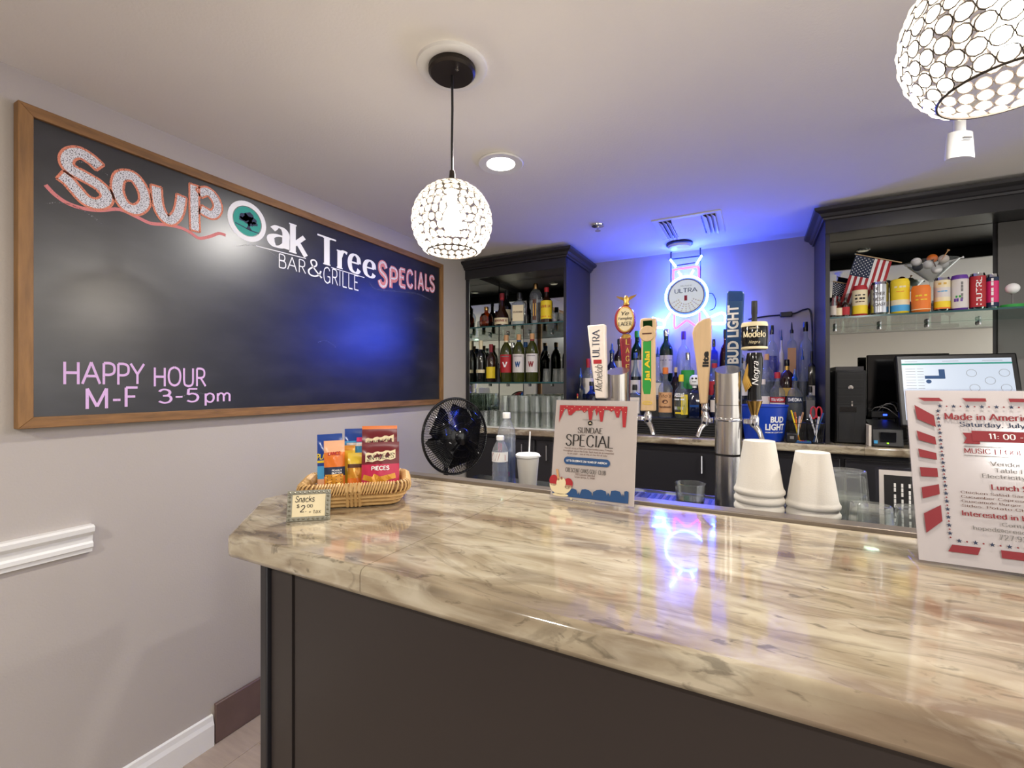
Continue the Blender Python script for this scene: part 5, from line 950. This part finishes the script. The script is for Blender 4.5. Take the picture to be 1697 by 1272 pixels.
obj('bowl', MB().lathe([(.006, .168), (.012, .172), (.105, .268), (.103, .268), (.012, .176), (.001, .174)], 32), 'clear_glass', mg_); obj('stem', MB().lathe([(.006, .006), (.006, .165), (.01, .17)], 12), 'clear_glass', mg_); obj('foot', MB().lathe([(.05, 0), (.05, .003), (.008, .009)], 28), 'clear_glass', mg_)
gbm = None
ballpos = [(-.06, -.01, .272, 'ink_white', 'white golf ball with face at the left rim of the martini glass'), (-.018, -.03, .25, 'ink_white', 'white golf ball with yellow patch in the middle of the martini glass'), (.004, .0, .284, 'ink_orange', 'orange golf ball on top of the pile in the martini glass'), (.045, -.005, .275, 'paper', 'ivory golf ball right of the orange one'), (.055, .03, .255, 'ink_white', 'white golf ball at the right rim of the martini glass'), (.012, -.035, .222, 'ink_white', 'white golf ball low in the martini glass'), (-.045, .03, .255, 'ink_navy', 'navy golf ball at the back left of the martini glass')]
for x, y, z, mt, lb in ballpos:
    o = obj('golf_ball', MB().lathe([(.0215 * math.sin(PI * i / 10) + .0001, -.0215 * math.cos(PI * i / 10)) for i in range(11)], 18, cap=False), mt); o.location = (mgx + x, mgy + y, SZ + z); tag(o, lb, 'golf ball', 'golf balls in the martini glass')
def tee(label, x, y, z, d, mt):
    o = obj('golf_tee', MB().lathe([(.0008, -.04), (.0022, -.034), (.0022, .006), (.0058, .013), (.0058, .015), (.001, .012)], 12), mt); o.location = (x, y, z); o.rotation_euler = d; tag(o, label, 'golf tee', 'golf tees')
tee('tan golf tee sticking up from the martini glass', mgx + .05, mgy - .03, SZ + .3, (.1, .5, 0), 'ink_tan'); tee('white golf tee lying over the right rim of the martini glass', mgx + .1, mgy - .02, SZ + .268, (0, 1.3, 0), 'ink_white'); tee('dark golf tee among the golf balls', mgx - .005, mgy - .055, SZ + .254, (.2, -.4, 0), 'ink_brown')
gx = 2.8940; gt = thing('golf_ball_display', 'golf ball on a tee set in a round green turf base', 'ornament', (gx, 2.89, SZ))
obj('turf_base', MB().lathe([(.001, 0), (.04, 0), (.042, .006), (.04, .016), (.001, .018)], 32), 'ink_green', gt); obj('tee', MB().lathe([(.003, .016), (.003, .06), (.008, .07)], 12), 'ink_gray', gt); obj('ball', MB().lathe([(.024 * math.sin(PI * i / 12) + .0001, .09 - .024 * math.cos(PI * i / 12)) for i in range(13)], 22, cap=False), 'ink_white', gt)

# ---------------------------------------------------------------- neon sign
NY = 3.215
ns = thing('neon_sign', 'neon bar sign with glowing ring, pink ribbon and crossed golf clubs', 'neon sign', (0, 0, 0))
def ntube(nm, pts, mat, r=.0065, closed=False, y=NY): return obj(nm, MB().tube([(a, y, b_) for a, b_ in pts], r, 10, closed=closed), mat, ns)
nc = (1.464, 1.984); NR = .13
ntube('ring_tube', circle(nc[0], nc[1], NR, 56), 'neon_white', .0072, True)
def facelathe(r0, r1, y0_, y1_):
    mb = MB().lathe([(r0, 0), (r1, 0), (r1, 1), (r0, 1), (r0, 0)], 48, cap=False); mb.v = [(nc[0] + x, y0_ + (y1_ - y0_) * z, nc[1] + y) for x, y, z in mb.v]; return mb
obj('back_disc', facelathe(.001, .118, NY + .004, NY + .01), 'ink_gray', ns); fc = obj('face', facelathe(.001, .107, NY - .006, NY + .004), 'neon_face', ns); obj('face_rim', facelathe(.107, .114, NY - .008, NY + .004), 'ink_gray', ns)
NF = lambda a, b_: (nc[0] + a, NY - .0068, nc[1] + b_)
obj('lettering', MB().flat(fit(sk('ULTRA', .13), -.072, .022, .07, .052), NF).flat(fit(sk('Michelob', .06, slant=.3), -.035, .062, .035, .074), NF), 'ink_navy', fc, smooth=False, fixn=False); obj('ribbon_mark', MB().flat(rect(-.011, -.03, .007, .004), NF), 'ink_red', fc, smooth=False, fixn=False)
dm = MB(); random.seed(5)
for i in range(9):
    for j in range(4):
        a = PI * (1.12 + .76 * i / 8); r_ = .05 + .015 * j; dm.flat(ngon(circle(r_ * math.cos(a), r_ * math.sin(a) - .005, .005, 8, .004)), NF)
obj('dimple_print', dm, 'ink_cream', fc, smooth=False, fixn=False); random.seed(7)
ntube('ribbon_tube', catmull([(1.3840, 2.0940), (1.3840, 2.1580), (1.3990, 2.1670), (1.5230, 2.1700), (1.5400, 2.1560), (1.5410, 2.0930)], 4), 'neon_pink', .0055); ntube('ribbon_tail_tube', [(1.3890, 1.8680), (1.3890, 1.7910), (1.3970, 1.7740), (1.4110, 1.7820), (1.4600, 1.8210), (1.4780, 1.8210), (1.5120, 1.7920), (1.5410, 1.7620), (1.5470, 1.7820), (1.5470, 1.8680)], 'neon_pink', .0055)
for a in ([(1.3640, 2.2380), (1.3990, 2.1850)], [(1.5600, 2.2400), (1.5270, 2.1850)], [(1.4160, 2.1490), (1.4370, 2.1140)], [(1.5100, 2.1500), (1.4900, 2.1140)], [(1.3660, 1.8810), (1.3310, 1.8310)], [(1.5670, 1.8900), (1.6000, 1.8350)]): ntube('club_shaft_tube', a, 'neon_blue', .0062)
ntube('club_head_tube', catmull([(1.2460, 1.8550), (1.3140, 1.8320), (1.3250, 1.8190), (1.3240, 1.7950), (1.3100, 1.7860), (1.2660, 1.7880)], 4), 'neon_blue', .0075); ntube('club_head_tube', catmull([(1.6160, 1.8360), (1.6570, 1.8520), (1.6780, 1.8580), (1.6950, 1.8460), (1.6990, 1.8110), (1.6920, 1.7900), (1.6710, 1.7900), (1.6190, 1.7930)], 4), 'neon_blue', .0075)
fmz = MB()
for a in ([(1.3640, 2.2930), (1.3660, 1.8770)], [(1.5480, 2.2950), (1.5500, 1.8790)], [(1.3490, 2.2460), (1.5680, 2.2450)], [(1.3950, 2.1990), (1.5170, 2.2040)], [(1.3640, 1.8930), (1.5540, 1.8950)]): fmz.tube([(x, 3.24, z) for x, z in a], .004, 6)
for u_, v_ in [(1.3640, 2.2930), (1.5480, 2.2950)]: fmz.tube([(u_, 3.24, v_), (u_, 3.288, v_ + .012)], .004, 6)
obj('wire_frame', fmz, 'black_plastic', ns); tag(obj('sign_cable', MB().tube(catmull([(x, 3.27, z) for x, z in [(1.5800, 1.9930), (1.6170, 1.9970), (1.6390, 1.9480), (1.6310, 1.9010), (1.6020, 1.8880)]], 6), .003, 6), 'black_plastic'), 'black looped cable on the wall right of the neon ring', 'cable')

# ---------------------------------------------------------------- flyers on the bar
def holder(nm, label, x, y, W_, H_, lean):
    t = thing(nm, label, 'sign', (x, y, 1.1452), 0, rx=-lean)
    obj('acrylic_front', MB().box(0, W_, -.004, -.002, .0, H_), 'acrylic', t); obj('acrylic_back', MB().box(0, W_, .002, .004, 0, H_), 'acrylic', t); obj('foot', MB().box(0, W_, .0, .05, 0.001, .004, mat=Matrix.Rotation(lean, 4, 'X')), 'acrylic', t)
    return t, obj('paper', MB().box(.0015, W_ - .0015, -.0018, .0018, .004, H_ - .002), 'paper_white' if nm == 'event_flyer' else 'paper', t)
PF = lambda a, b_: (a, -.0044, b_)
PF2 = lambda a, b_: (a, -.0047, b_)
W_, H_ = .186, .222
sg, pp = holder('sundae_flyer', 'sundae special flyer with red drip border in a clear stand', 1.461, .938, W_, H_, .17)
def X_(u): return (u - 215) / 873 * W_            # proportions read off the flyer
def Z_(v, u=650): return H_ * (1 - (v - 80 - (u - 215) * .016) / (1050 + (u - 215) * .055))
def TX(s, u0, v0, u1, v1, mat, kind='r', thick=.13, parent=None):
    um = (u0 + u1) / 2
    vf = sk(s, thick, thick * .4, .08, track=.12) if kind == 'r' else sk(s, thick)
    return obj('lettering', MB().flat(fit(vf, X_(u0), Z_(v1, um), X_(u1), Z_(v0, um)), PF), mat, parent or pp, smooth=False, fixn=False)
dr = [(.028, .168), (.03, .175), (.04, .2), (.046, .2), (.05, .186), (.056, .186), (.066, .196), (.08, .198), (.086, .192), (.094, .199), (.098, .176), (.1035, .176), (.106, .2), (.11, .2), (.114, .186), (.118, .198), (.123, .174), (.128, .174), (.131, .2), (.14, .2), (.146, .196), (.152, .2), (.158, .184), (.163, .184), (.166, .2), (.169, .198), (.172, .164), (.178, .164), (.18, .2)]
dr = [((a - .028) / .152 * (W_ - .034) + .012, b_ + .0) for a, b_ in dr]
obj('red_drip', MB().flat(strip([(a, .208) for a, b_ in dr], dr), PF), 'ink_red', pp, smooth=False, fixn=False)
spk = MB()
for i in range(26): spk.flat(rect(.016 + .006 * i, .2 + .005 * ((i * 7) % 3 - 1), .018 + .006 * i, .2012 + .005 * ((i * 7) % 3 - 1)), PF2)
obj('sprinkles', spk, 'ink_cream', pp, smooth=False, fixn=False)
obj('golf_emblem', MB().flat(ngon(circle(X_(612), Z_(338), .0052, 20)), PF), 'ink_black', pp, smooth=False, fixn=False); obj('emblem_mark', MB().flat(ngon([(X_(598), Z_(345)), (X_(612), Z_(328)), (X_(628), Z_(345))]), PF2), 'ink_cream', pp, smooth=False, fixn=False)
TX('CRESCENT OAKS GOLF CLUB', 530, 296, 720, 310, 'ink_gray', 's', .12)
TX('SUNDAE', 485, 385, 745, 447, 'ink_black'); TX('SPECIAL', 360, 462, 860, 588, 'ink_black')
TX('You can enjoy a FREE ice cream sundae every Tuesday', 350, 600, 858, 622, 'ink_brown', 's', .13); TX('throughout July in the Grille. Each must be accompanied', 340, 628, 870, 652, 'ink_brown', 's', .13); TX('by an adult... one of the on the 4th of July!', 388, 656, 805, 678, 'ink_brown', 's', .13)
a0, a1, b0, b1_ = X_(353), X_(838), Z_(782), Z_(704); rr = (b1_ - b0) / 2
obj('blue_pill', MB().flat(ngon([(a1 - rr + rr * math.sin(PI * i / 10), b0 + rr - rr * math.cos(PI * i / 10)) for i in range(11)] + [(a0 + rr - rr * math.sin(PI * i / 10), b0 + rr + rr * math.cos(PI * i / 10)) for i in range(11)]), PF), 'ink_blue', pp, smooth=False, fixn=False)
obj('lettering', MB().flat(fit(sk("LET'S CELEBRATE 250 YEARS OF AMERICA!", .2), X_(380), Z_(755), X_(808), Z_(733)), PF2), 'ink_white', pp, smooth=False, fixn=False)
TX('CRESCENT OAKS GOLF CLUB', 375, 815, 800, 860, 'ink_black', 'r', .16); TX('3300 Crescent Oaks Blvd', 482, 865, 690, 888, 'ink_brown', 's', .12); TX('Tarpon Springs, FL 34688', 475, 893, 690, 916, 'ink_brown', 's', .12)
wv = []
for k, (c0, r_) in enumerate(((225, 60), (335, 70), (470, 70), (600, 78), (760, 92), (905, 85), (1010, 40))): wv += [(X_(c0 + r_ * math.cos(PI - PI * i / 6)), Z_(1120 - (62 if k else 70) * math.sin(PI * i / 6) - 40, c0)) for i in range(7)]
wv = [(min(max(a, .007), W_ - .012), b_) for a, b_ in wv]; wv.sort()
obj('blue_waves', MB().flat(strip(wv, [(a, .009) for a, b_ in wv]), PF), 'ink_blue', pp, smooth=False, fixn=False)
bowl = [(X_(210) + (X_(455) - X_(210)) * (.5 - .5 * math.cos(PI * i / 12)), Z_(1000) - .022 * math.sin(PI * i / 12)) for i in range(13)]
P3_ = lambda a, b_: (a, -.005, b_)
obj('sundae_bowl', MB().flat(ngon(bowl), PF2).flat(ngon(circle(X_(335), Z_(1108), .019, 20, .0035)), PF2), 'ink_cream', pp, smooth=False, fixn=False); obj('red_scoops', MB().flat(ngon(circle(X_(255), Z_(965), .0105, 20, .012)), PF2).flat(ngon(circle(X_(415), Z_(985), .0105, 20, .012)), PF2).flat(ngon(circle(X_(340), Z_(935), .003, 12)), P3_), 'ink_red', pp, smooth=False, fixn=False)
obj('vanilla_scoop', MB().flat(ngon(circle(X_(338), Z_(985), .011, 20, .0125)), P3_), 'ink_cream', pp, smooth=False, fixn=False); obj('wafer_straw', MB().flat(stroke_poly([(X_(310), Z_(960)), (X_(283), Z_(845))], lambda dx, dy: .005), P3_), 'ink_tan', pp, smooth=False, fixn=False)
obj('lettering', MB().flat(fit(sk('www.crescentoaksgolf.com', .16), X_(475), Z_(1160), X_(705), Z_(1140)), PF2).flat(ngon(circle(X_(455), Z_(1135), .0025, 12)), PF2), 'ink_cream', pp, smooth=False, fixn=False)

# event flyer
W_, H_ = .196, .254
ev, pp = holder('event_flyer', 'market event flyer with red stripes and blue stars in a clear stand', 2.067, .843, W_, H_, .28)
pp.name = 'paper'
def E2(a, b_): return (a * W_, b_ * H_)
for q in (((.075, .945), (.2, .945), (.222, .925), (.11, .925)), ((.33, .945), (.46, .945), (.462, .925), (.35, .925)), ((.58, .945), (.71, .945), (.71, .925), (.585, .925)), ((.82, .945), (.95, .945), (.945, .925), (.82, .925)), ((.05, .9), (.16, .838), (.165, .77), (.06, .815)), ((.05, .745), (.155, .71), (.158, .665), (.057, .69)), ((.05, .638), (.152, .617), (.153, .578), (.055, .59)), ((.05, .53), (.15, .53), (.15, .48), (.053, .478)), ((.05, .415), (.15, .44), (.15, .385), (.052, .352)), ((.05, .27), (.15, .325), (.15, .238), (.055, .165)), ((.19, .118), (.34, .12), (.32, .08), (.165, .08)), ((.44, .12), (.56, .12), (.555, .08), (.44, .08)), ((.68, .12), (.8, .12), (.79, .08), (.67, .08)), ((.9, .9), (.95, .87), (.95, .8), (.9, .82)), ((.9, .6), (.95, .6), (.95, .55), (.9, .55)), ((.9, .35), (.95, .38), (.95, .3), (.9, .28))): obj('red_stripe', MB().flat(ngon([E2(*p) for p in q]), PF), 'ink_maroon', pp, smooth=False, fixn=False)
stb = MB(); dts = MB()
for i in range(9): a = E2(.2 + .078 * i, .895); stb.flat(star(a[0], a[1], .0032), PF); dts.flat(ngon(circle(a[0] + .0075, a[1], .0011, 8)), PF)
for i in range(17): a = E2(.185, .865 - .043 * i); stb.flat(star(a[0], a[1], .0032), PF); dts.flat(ngon(circle(a[0], a[1] - .0055, .0011, 8)), PF)
for i in range(8): a = E2(.23 + .085 * i, .142); stb.flat(star(a[0], a[1], .0032), PF); dts.flat(ngon(circle(a[0] + .008, a[1], .0011, 8)), PF)
obj('blue_stars', stb, 'ink_navy', pp, smooth=False, fixn=False); obj('red_dots', dts, 'ink_maroon', pp, smooth=False, fixn=False)
obj('ribbon_banner', MB().flat(ngon([E2(.36, .755), E2(.84, .755), E2(.84, .695), E2(.36, .695)]), PF2).flat(ngon([E2(.31, .742), E2(.4, .742), E2(.4, .68), E2(.31, .68), E2(.33, .711)]), PF).flat(ngon([E2(.8, .742), E2(.89, .742), E2(.87, .711), E2(.89, .68), E2(.8, .68)]), PF), 'ink_maroon', pp, smooth=False, fixn=False)
obj('rule_line', MB().flat(rect(*E2(.31, .664), *E2(.9, .667)), PF).flat(rect(*E2(.31, .612), *E2(.9, .615)), PF), 'ink_gray', pp, smooth=False, fixn=False)
def EX(s, x0, z0, x1, z1, mat, ser=True, th=.15, f=PF): return obj('lettering', MB().flat(fit(sk(s, th, th * .45, .08 if ser else 0), x0 * W_, z0 * H_, x1 * W_, z1 * H_), f), mat, pp, smooth=False, fixn=False)
EX('Made in America Market', .22, .815, .93, .855, 'ink_maroon', th=.2); EX('Saturday, July 25, 2026', .3, .77, .88, .805, 'ink_navy', th=.17); EX('11: 00 - 3:00', .45, .71, .76, .742, 'ink_white', th=.16, f=lambda a, b_: (a, -.005, b_))
EX('MUSIC | FOOD | SHOPPING', .31, .624, .9, .655, 'ink_maroon'); EX('Vendor Fee: $75', .44, .56, .8, .588, 'ink_gray'); EX('Table Fee: $15', .46, .525, .76, .552, 'ink_gray'); EX('Electricity Rental: $', .39, .488, .83, .518, 'ink_gray')
EX('Lunch Specials', .43, .425, .78, .462, 'ink_maroon', th=.2)
for i, s_ in enumerate(('Chicken Salad Sandwich with Ginger', 'Cucumber Caprese Salad with Grilled', 'Guacamole Burger with Alfalfa Sprouts', 'Sides: Potato Chips, Fire Roasted')): EX(s_, .265, .397 - .024 * i, .92, .414 - .024 * i, 'ink_brown', False, .13)
EX('Interested in being a vendor?', .26, .272, .93, .308, 'ink_maroon', th=.2); EX('Contact Hope', .46, .238, .75, .262, 'ink_gray'); EX('hoped@crescentoaksgolf.com', .31, .205, .9, .232, 'ink_gray'); EX('727.937.4653 x', .44, .172, .76, .2, 'ink_gray')

# ---------------------------------------------------------------- snack basket
BX, BY, BR_ = 1.089, .734, math.radians(42)
bsk = thing('snack_basket', 'woven wicker basket holding snack bags on the bar corner', 'basket', (BX, BY, 1.1435), BR_)
def rr_path(w2, d2, r, n=6):
    out = []
    for cx_, cy_, a0 in ((w2 - r, d2 - r, 0), (-w2 + r, d2 - r, PI / 2), (-w2 + r, -d2 + r, PI), (w2 - r, -d2 + r, 1.5 * PI)): out += [(cx_ + r * math.cos(a0 + PI / 2 * i / n), cy_ + r * math.sin(a0 + PI / 2 * i / n)) for i in range(n + 1)]
    return out
def dens(p, step):
    out = []
    for i in range(len(p)):
        a, b_ = Vector(p[i]), Vector(p[(i + 1) % len(p)]); k = max(1, int((b_ - a).length / step)); out += [tuple(a.lerp(b_, j / k)) for j in range(k)]
    return out
for i in range(3):
    f_ = i / 2; pth = rr_path(.088 + .012 * f_, .06 + .012 * f_, .028); obj('cane', MB().tube([(x, y, .006 + .0085 * i) for x, y in pth], .0048, 8, closed=True), 'wicker', bsk)
pth = dens(rr_path(.104, .076, .03), .0052); cb = MB(); n = len(pth)
for i, (x, y) in enumerate(pth):
    nx, ny = pth[(i + 1) % n]; tx_, ty_ = nx - x, ny - y; d = math.hypot(tx_, ty_) or 1; ox, oy = ty_ / d, -tx_ / d
    cb.tube([(x + ox * .009 * math.cos(a) + tx_ / d * .004 * math.sin(a), y + oy * .009 * math.cos(a) + ty_ / d * .004 * math.sin(a), .04 + .012 * math.sin(a)) for a in [2 * PI * k / 8 for k in range(8)]], .0021, 5, closed=True)
obj('coiled_rim', cb, 'wicker', bsk, fixn=False); obj('rim_core', MB().tube([(x, y, .04) for x, y in rr_path(.104, .076, .03)], .0085, 8, closed=True), 'wicker_dark', bsk)
obj('lining', MB().prism(rr_path(.086, .058, .026), lambda a, b_, t: (a, b_, t), .001, .006), 'wicker_dark', bsk)
for xw in (0, ):
    for k in range(4): obj('wrap_band', MB().tube([(-.014 + .008 * k, -.064, .003), (-.014 + .008 * k, -.072, .02), (-.014 + .008 * k, -.085, .038), (-.014 + .008 * k, -.08, .053)], .0036, 6), 'wicker', bsk)
def bag(nm, label, lx, ly, W2, H2, D2, bands, tilt=.25, turn=0, z=.008, roll=0):
    c_, s_ = math.cos(BR_), math.sin(BR_)
    t = thing(nm, label, 'snack bag', (BX + lx * c_ - ly * s_, BY + lx * s_ + ly * c_, 1.1435 + z), BR_ + turn, 'snack bags in the basket'); t.rotation_euler = (-tilt, roll, BR_ + turn)
    nx, nz = 10, 20
    def D(a, b_):
        f_ = b_ / H2; e = min(1, max(0, (f_ - .05) / .22)) * min(1, max(0, (.94 - f_) / .22)); e = e * e * (3 - 2 * e)
        return D2 * max(0, 1 - (2 * a / W2) ** 2) ** .6 * e + .0008 + .0012 * math.sin(a * 300 + b_ * 170) * e
    mb = MB(); mats = [m_ for _, m_ in bands]
    for sgn in (-1, 1):
        vs = [(-W2 / 2 + W2 * i / nx, sgn * D(-W2 / 2 + W2 * i / nx, H2 * j / nz), H2 * j / nz) for j in range(nz + 1) for i in range(nx + 1)]
        for j in range(nz):
            mi = next(k for k, (tp, _) in enumerate(bands) if (j + .5) / nz <= tp)
            for i in range(nx):
                q = [j * (nx + 1) + i, j * (nx + 1) + i + 1, (j + 1) * (nx + 1) + i + 1, (j + 1) * (nx + 1) + i]
                mb.add([vs[k] for k in q], [(0, 1, 2, 3)], mi)
    o = obj('pouch', mb, mats, t, fixn=False)
    bm = bmesh.new(); bm.from_mesh(o.data); bmesh.ops.remove_doubles(bm, verts=bm.verts, dist=1e-5); bmesh.ops.recalc_face_normals(bm, faces=bm.faces); bm.to_mesh(o.data); bm.free()
    return t, o, (lambda off: (lambda a, b_: (a, -D(a, b_) - off, b_)))
def grid(x0, z0, x1, z1, n=8): return [(x0 + (x1 - x0) * i / n, z0 + (z1 - z0) * j / n) for j in range(n + 1) for i in range(n + 1)], [(j * (n + 1) + i, j * (n + 1) + i + 1, (j + 1) * (n + 1) + i + 1, (j + 1) * (n + 1) + i) for j in range(n) for i in range(n)]
def ell(cx_, cz_, rx_, rz_, n=4):
    vs = [(cx_, cz_)]; fs = []
    for k in range(1, n + 1): vs += [(cx_ + rx_ * k / n * math.cos(2 * PI * i / 20), cz_ + rz_ * k / n * math.sin(2 * PI * i / 20)) for i in range(20)]
    fs = [(0, 1 + i, 1 + (i + 1) % 20) for i in range(20)] + [(1 + 20 * k + i, 1 + 20 * k + (i + 1) % 20, 21 + 20 * k + (i + 1) % 20, 21 + 20 * k + i) for k in range(n - 1) for i in range(20)]
    return vs, fs
pm('foil_blue', (24, 66, 150), .25); pm('foil_maroon', (110, 28, 36), .28); pm('foil_pink', (196, 40, 80), .28); pm('foil_orange', (226, 120, 40), .28); pm('foil_gold', (214, 150, 50), .25, .2); pm('foil_yellow', (230, 196, 60), .3); pm('foil_cyan', (50, 140, 200), .28)
t, o, f_ = bag('peanut_bag', 'blue salted peanuts bag with yellow lettering at the left of the basket', -.056, .002, .052, .138, .009, [(.3, 'peach_bag'), (.52, 'ink_lblue'), (1, 'foil_blue')], .15, 0, roll=-.03)
obj('lettering', MB().flat(fit(sk('PLANTERS', .2), -.026, .083, .026, .096), f_(.001)), 'ink_yellow', o, smooth=False, fixn=False); obj('lettering', MB().flat(fit(sk('Salted', .12, slant=.2), -.012, .102, .012, .11), f_(.001)), 'ink_white', o, smooth=False, fixn=False)
pn = MB()
for i in range(7): pn.flat(ell(-.018 + .007 * i, .018 + .007 * (i % 3), .0045, .003, 2), f_(.0012))
obj('peanut_print', pn, 'ink_tan', o, smooth=False, fixn=False); obj('yellow_arc', MB().flat(grid(-.026, .076, .026, .081), f_(.001)), 'ink_yellow', o, smooth=False, fixn=False)
t, o, f_ = bag('cracker_pack', 'orange cracker sandwich pack beside the blue peanut bag', -.044, -.021, .042, .126, .009, [(.42, 'ink_orange'), (.56, 'ink_navy'), (.82, 'foil_orange'), (1, 'peach_bag')], .15, 0, roll=-.03)
crk = MB(); hol = MB()
for j in range(2):
    crk.flat(grid(-.018, .008 + .024 * j, .018, .03 + .024 * j, 5), f_(.0012))
    for a in range(4):
        for b_ in range(3): hol.flat(ell(-.0135 + .009 * a, .0125 + .024 * j + .0065 * b_, .0011, .0011, 1), f_(.0018))
obj('cracker_print', crk, 'foil_gold', o, smooth=False, fixn=False); obj('cracker_holes', hol, 'ink_brown', o, smooth=False, fixn=False)
obj('lettering', MB().flat(fit(sk('LANCE', .2), -.012, .094, .013, .102), f_(.0014)), 'ink_red', o, smooth=False, fixn=False); obj('lettering', MB().flat(fit(sk('PEANUT', .2), -.004, .06, .016, .064), f_(.0014)).flat(fit(sk('BUTTER', .2), -.004, .0545, .016, .0585), f_(.0014)), 'ink_white', o, smooth=False, fixn=False)
t, o, f_ = bag('cookie_bag', 'blue and white cookie bag standing at the back of the basket', -.008, .044, .05, .145, .009, [(.6, 'foil_cyan'), (.8, 'ink_lblue'), (1, 'foil_blue')], .15, 0)
obj('white_flash', MB().flat(grid(-.02, .104, .02, .112), f_(.001)), 'ink_white', o, smooth=False, fixn=False); obj('pink_patch', MB().flat(grid(.002, .114, .016, .124, 4), f_(.001)), 'ink_pink', o, smooth=False, fixn=False)
t, o, f_ = bag('biscuit_sleeve', 'slim yellow biscuit sleeve in the middle of the basket', -.018, .0, .024, .112, .008, [(.9, 'foil_yellow'), (1, 'foil_gold')], .15, 0)
t, o, f_ = bag('cheese_cracker_bag', 'small gold cheese cracker bag left of the pretzel bags', -.002, -.021, .034, .098, .009, [(.45, 'foil_orange'), (.7, 'foil_gold'), (1, 'foil_yellow')], .15, 0)
obj('gold_band', MB().flat(grid(-.017, .066, .017, .074), f_(.001)), 'ink_brown', o, smooth=False, fixn=False)
def pretzel(nm, label, lx, ly, col1, z, tilt, W2, H2):
    t, o, f_ = bag('pretzel_bag', label, lx, ly, W2, H2, .0095, [(.3, col1), (.62, col1), (.94, 'foil_maroon'), (1, 'foil_maroon' if col1 == 'foil_pink' else 'foil_orange')], tilt, 0, z)
    a = [(-.4 * W2 + .8 * W2 * i / 12, H2 * (.64 + .012 * math.sin(i * 1.7) + .05 * i / 12)) for i in range(13)]; b_ = [(x, y + H2 * .16) for x, y in a]
    obj('name_scroll', MB().flat(strip(b_, a), f_(.0014)), 'ink_cream', o, smooth=False, fixn=False)
    vf = fit(sk("SNYDER'S", .11, .06, .05), -.36 * W2, H2 * .665, .36 * W2, H2 * .765); vf = ([(p[0], p[1] + .05 * H2 * (p[0] / W2 + .4), p[2]) for p in vf[0]], vf[1]); obj('lettering', MB().flat(vf, f_(.0022)), 'ink_black', o, smooth=False, fixn=False)
    obj('lettering', MB().flat(fit(sk('PIECES', .22), -.24 * W2, H2 * .49, .24 * W2, H2 * .57), f_(.0018)), 'ink_white', o, smooth=False, fixn=False)
    pz = MB()
    for x0, z0, a_ in ((-.26, .34, -.3), (-.02, .33, -.5), (.2, .36, .2), (.1, .24, -.6), (-.16, .22, .1)):
        p = [(x0 * W2 + math.cos(a_) * q_, z0 * H2 + math.sin(a_) * q_) for q_ in (-.016, -.008, 0, .008, .016)]; pz.flat(stroke_poly(p, lambda dx, dy: .011), f_(.002))
    obj('pretzel_print', pz, 'foil_gold', o, smooth=False, fixn=False)
pretzel('a', 'rear pretzel bag with orange edges behind the pink pretzel bag', .046, .022, 'foil_orange', .012, .15, .078, .148)
pretzel('b', 'front pink and maroon pretzel pieces bag with cream name scroll', .05, -.041, 'foil_pink', .012, .15, .078, .118)
# price card
pc = thing('price_card', 'silver beaded frame with handwritten snacks two dollar price card', 'price card', (1.098, .553, 1.1435), math.radians(40), rx=0)
pc.rotation_euler = (-.22, 0, math.radians(40)); w2, h2 = .076, .056
obj('frame', MB().box(0, w2, 0, .006, 0, .008).box(0, w2, 0, .006, h2 - .008, h2).box(0, .009, 0, .006, .008, h2 - .008).box(w2 - .009, w2, 0, .006, .008, h2 - .008), 'silver_paint', pc, bevel=.001)
cdp = obj('card', MB().box(.008, w2 - .008, .001, .004, .007, h2 - .007), 'ink_cream', pc); obj('easel_leg', MB().tube([(.038, .006, .042), (.038, .031, .0085)], .002, 6), 'silver_paint', pc)
for i in range(9): obj('bead', MB().lathe([(.0001, -.0022), (.0026, 0), (.0001, .0022)], 8, c=(.0045 + i * (w2 - .009) / 8, -.001, .004)), 'silver_paint', pc); obj('bead', MB().lathe([(.0001, -.0022), (.0026, 0), (.0001, .0022)], 8, c=(.0045 + i * (w2 - .009) / 8, -.001, h2 - .004)), 'silver_paint', pc)
for i in range(1, 6):
    for x in (.0045, w2 - .0045): obj('bead', MB().lathe([(.0001, -.0022), (.0026, 0), (.0001, .0022)], 8, c=(x, -.001, .004 + i * (h2 - .008) / 6)), 'silver_paint', pc)
CF = lambda a, b_: (a, .0004, b_)
obj('handwriting', MB().flat(fit(sk('Snacks', .11, slant=.15), .014, .034, .048, .046), CF).flat(fit(sk('$', .11), .017, .024, .022, .031), CF).flat(fit(sk('2.', .11, slant=.15), .023, .016, .034, .029), CF).flat(fit(sk('00', .12), .035, .024, .045, .03), CF).flat(fit(sk('+ tax', .09, slant=.1), .039, .013, .06, .02), CF), 'ink_black', cdp, smooth=False, fixn=False)
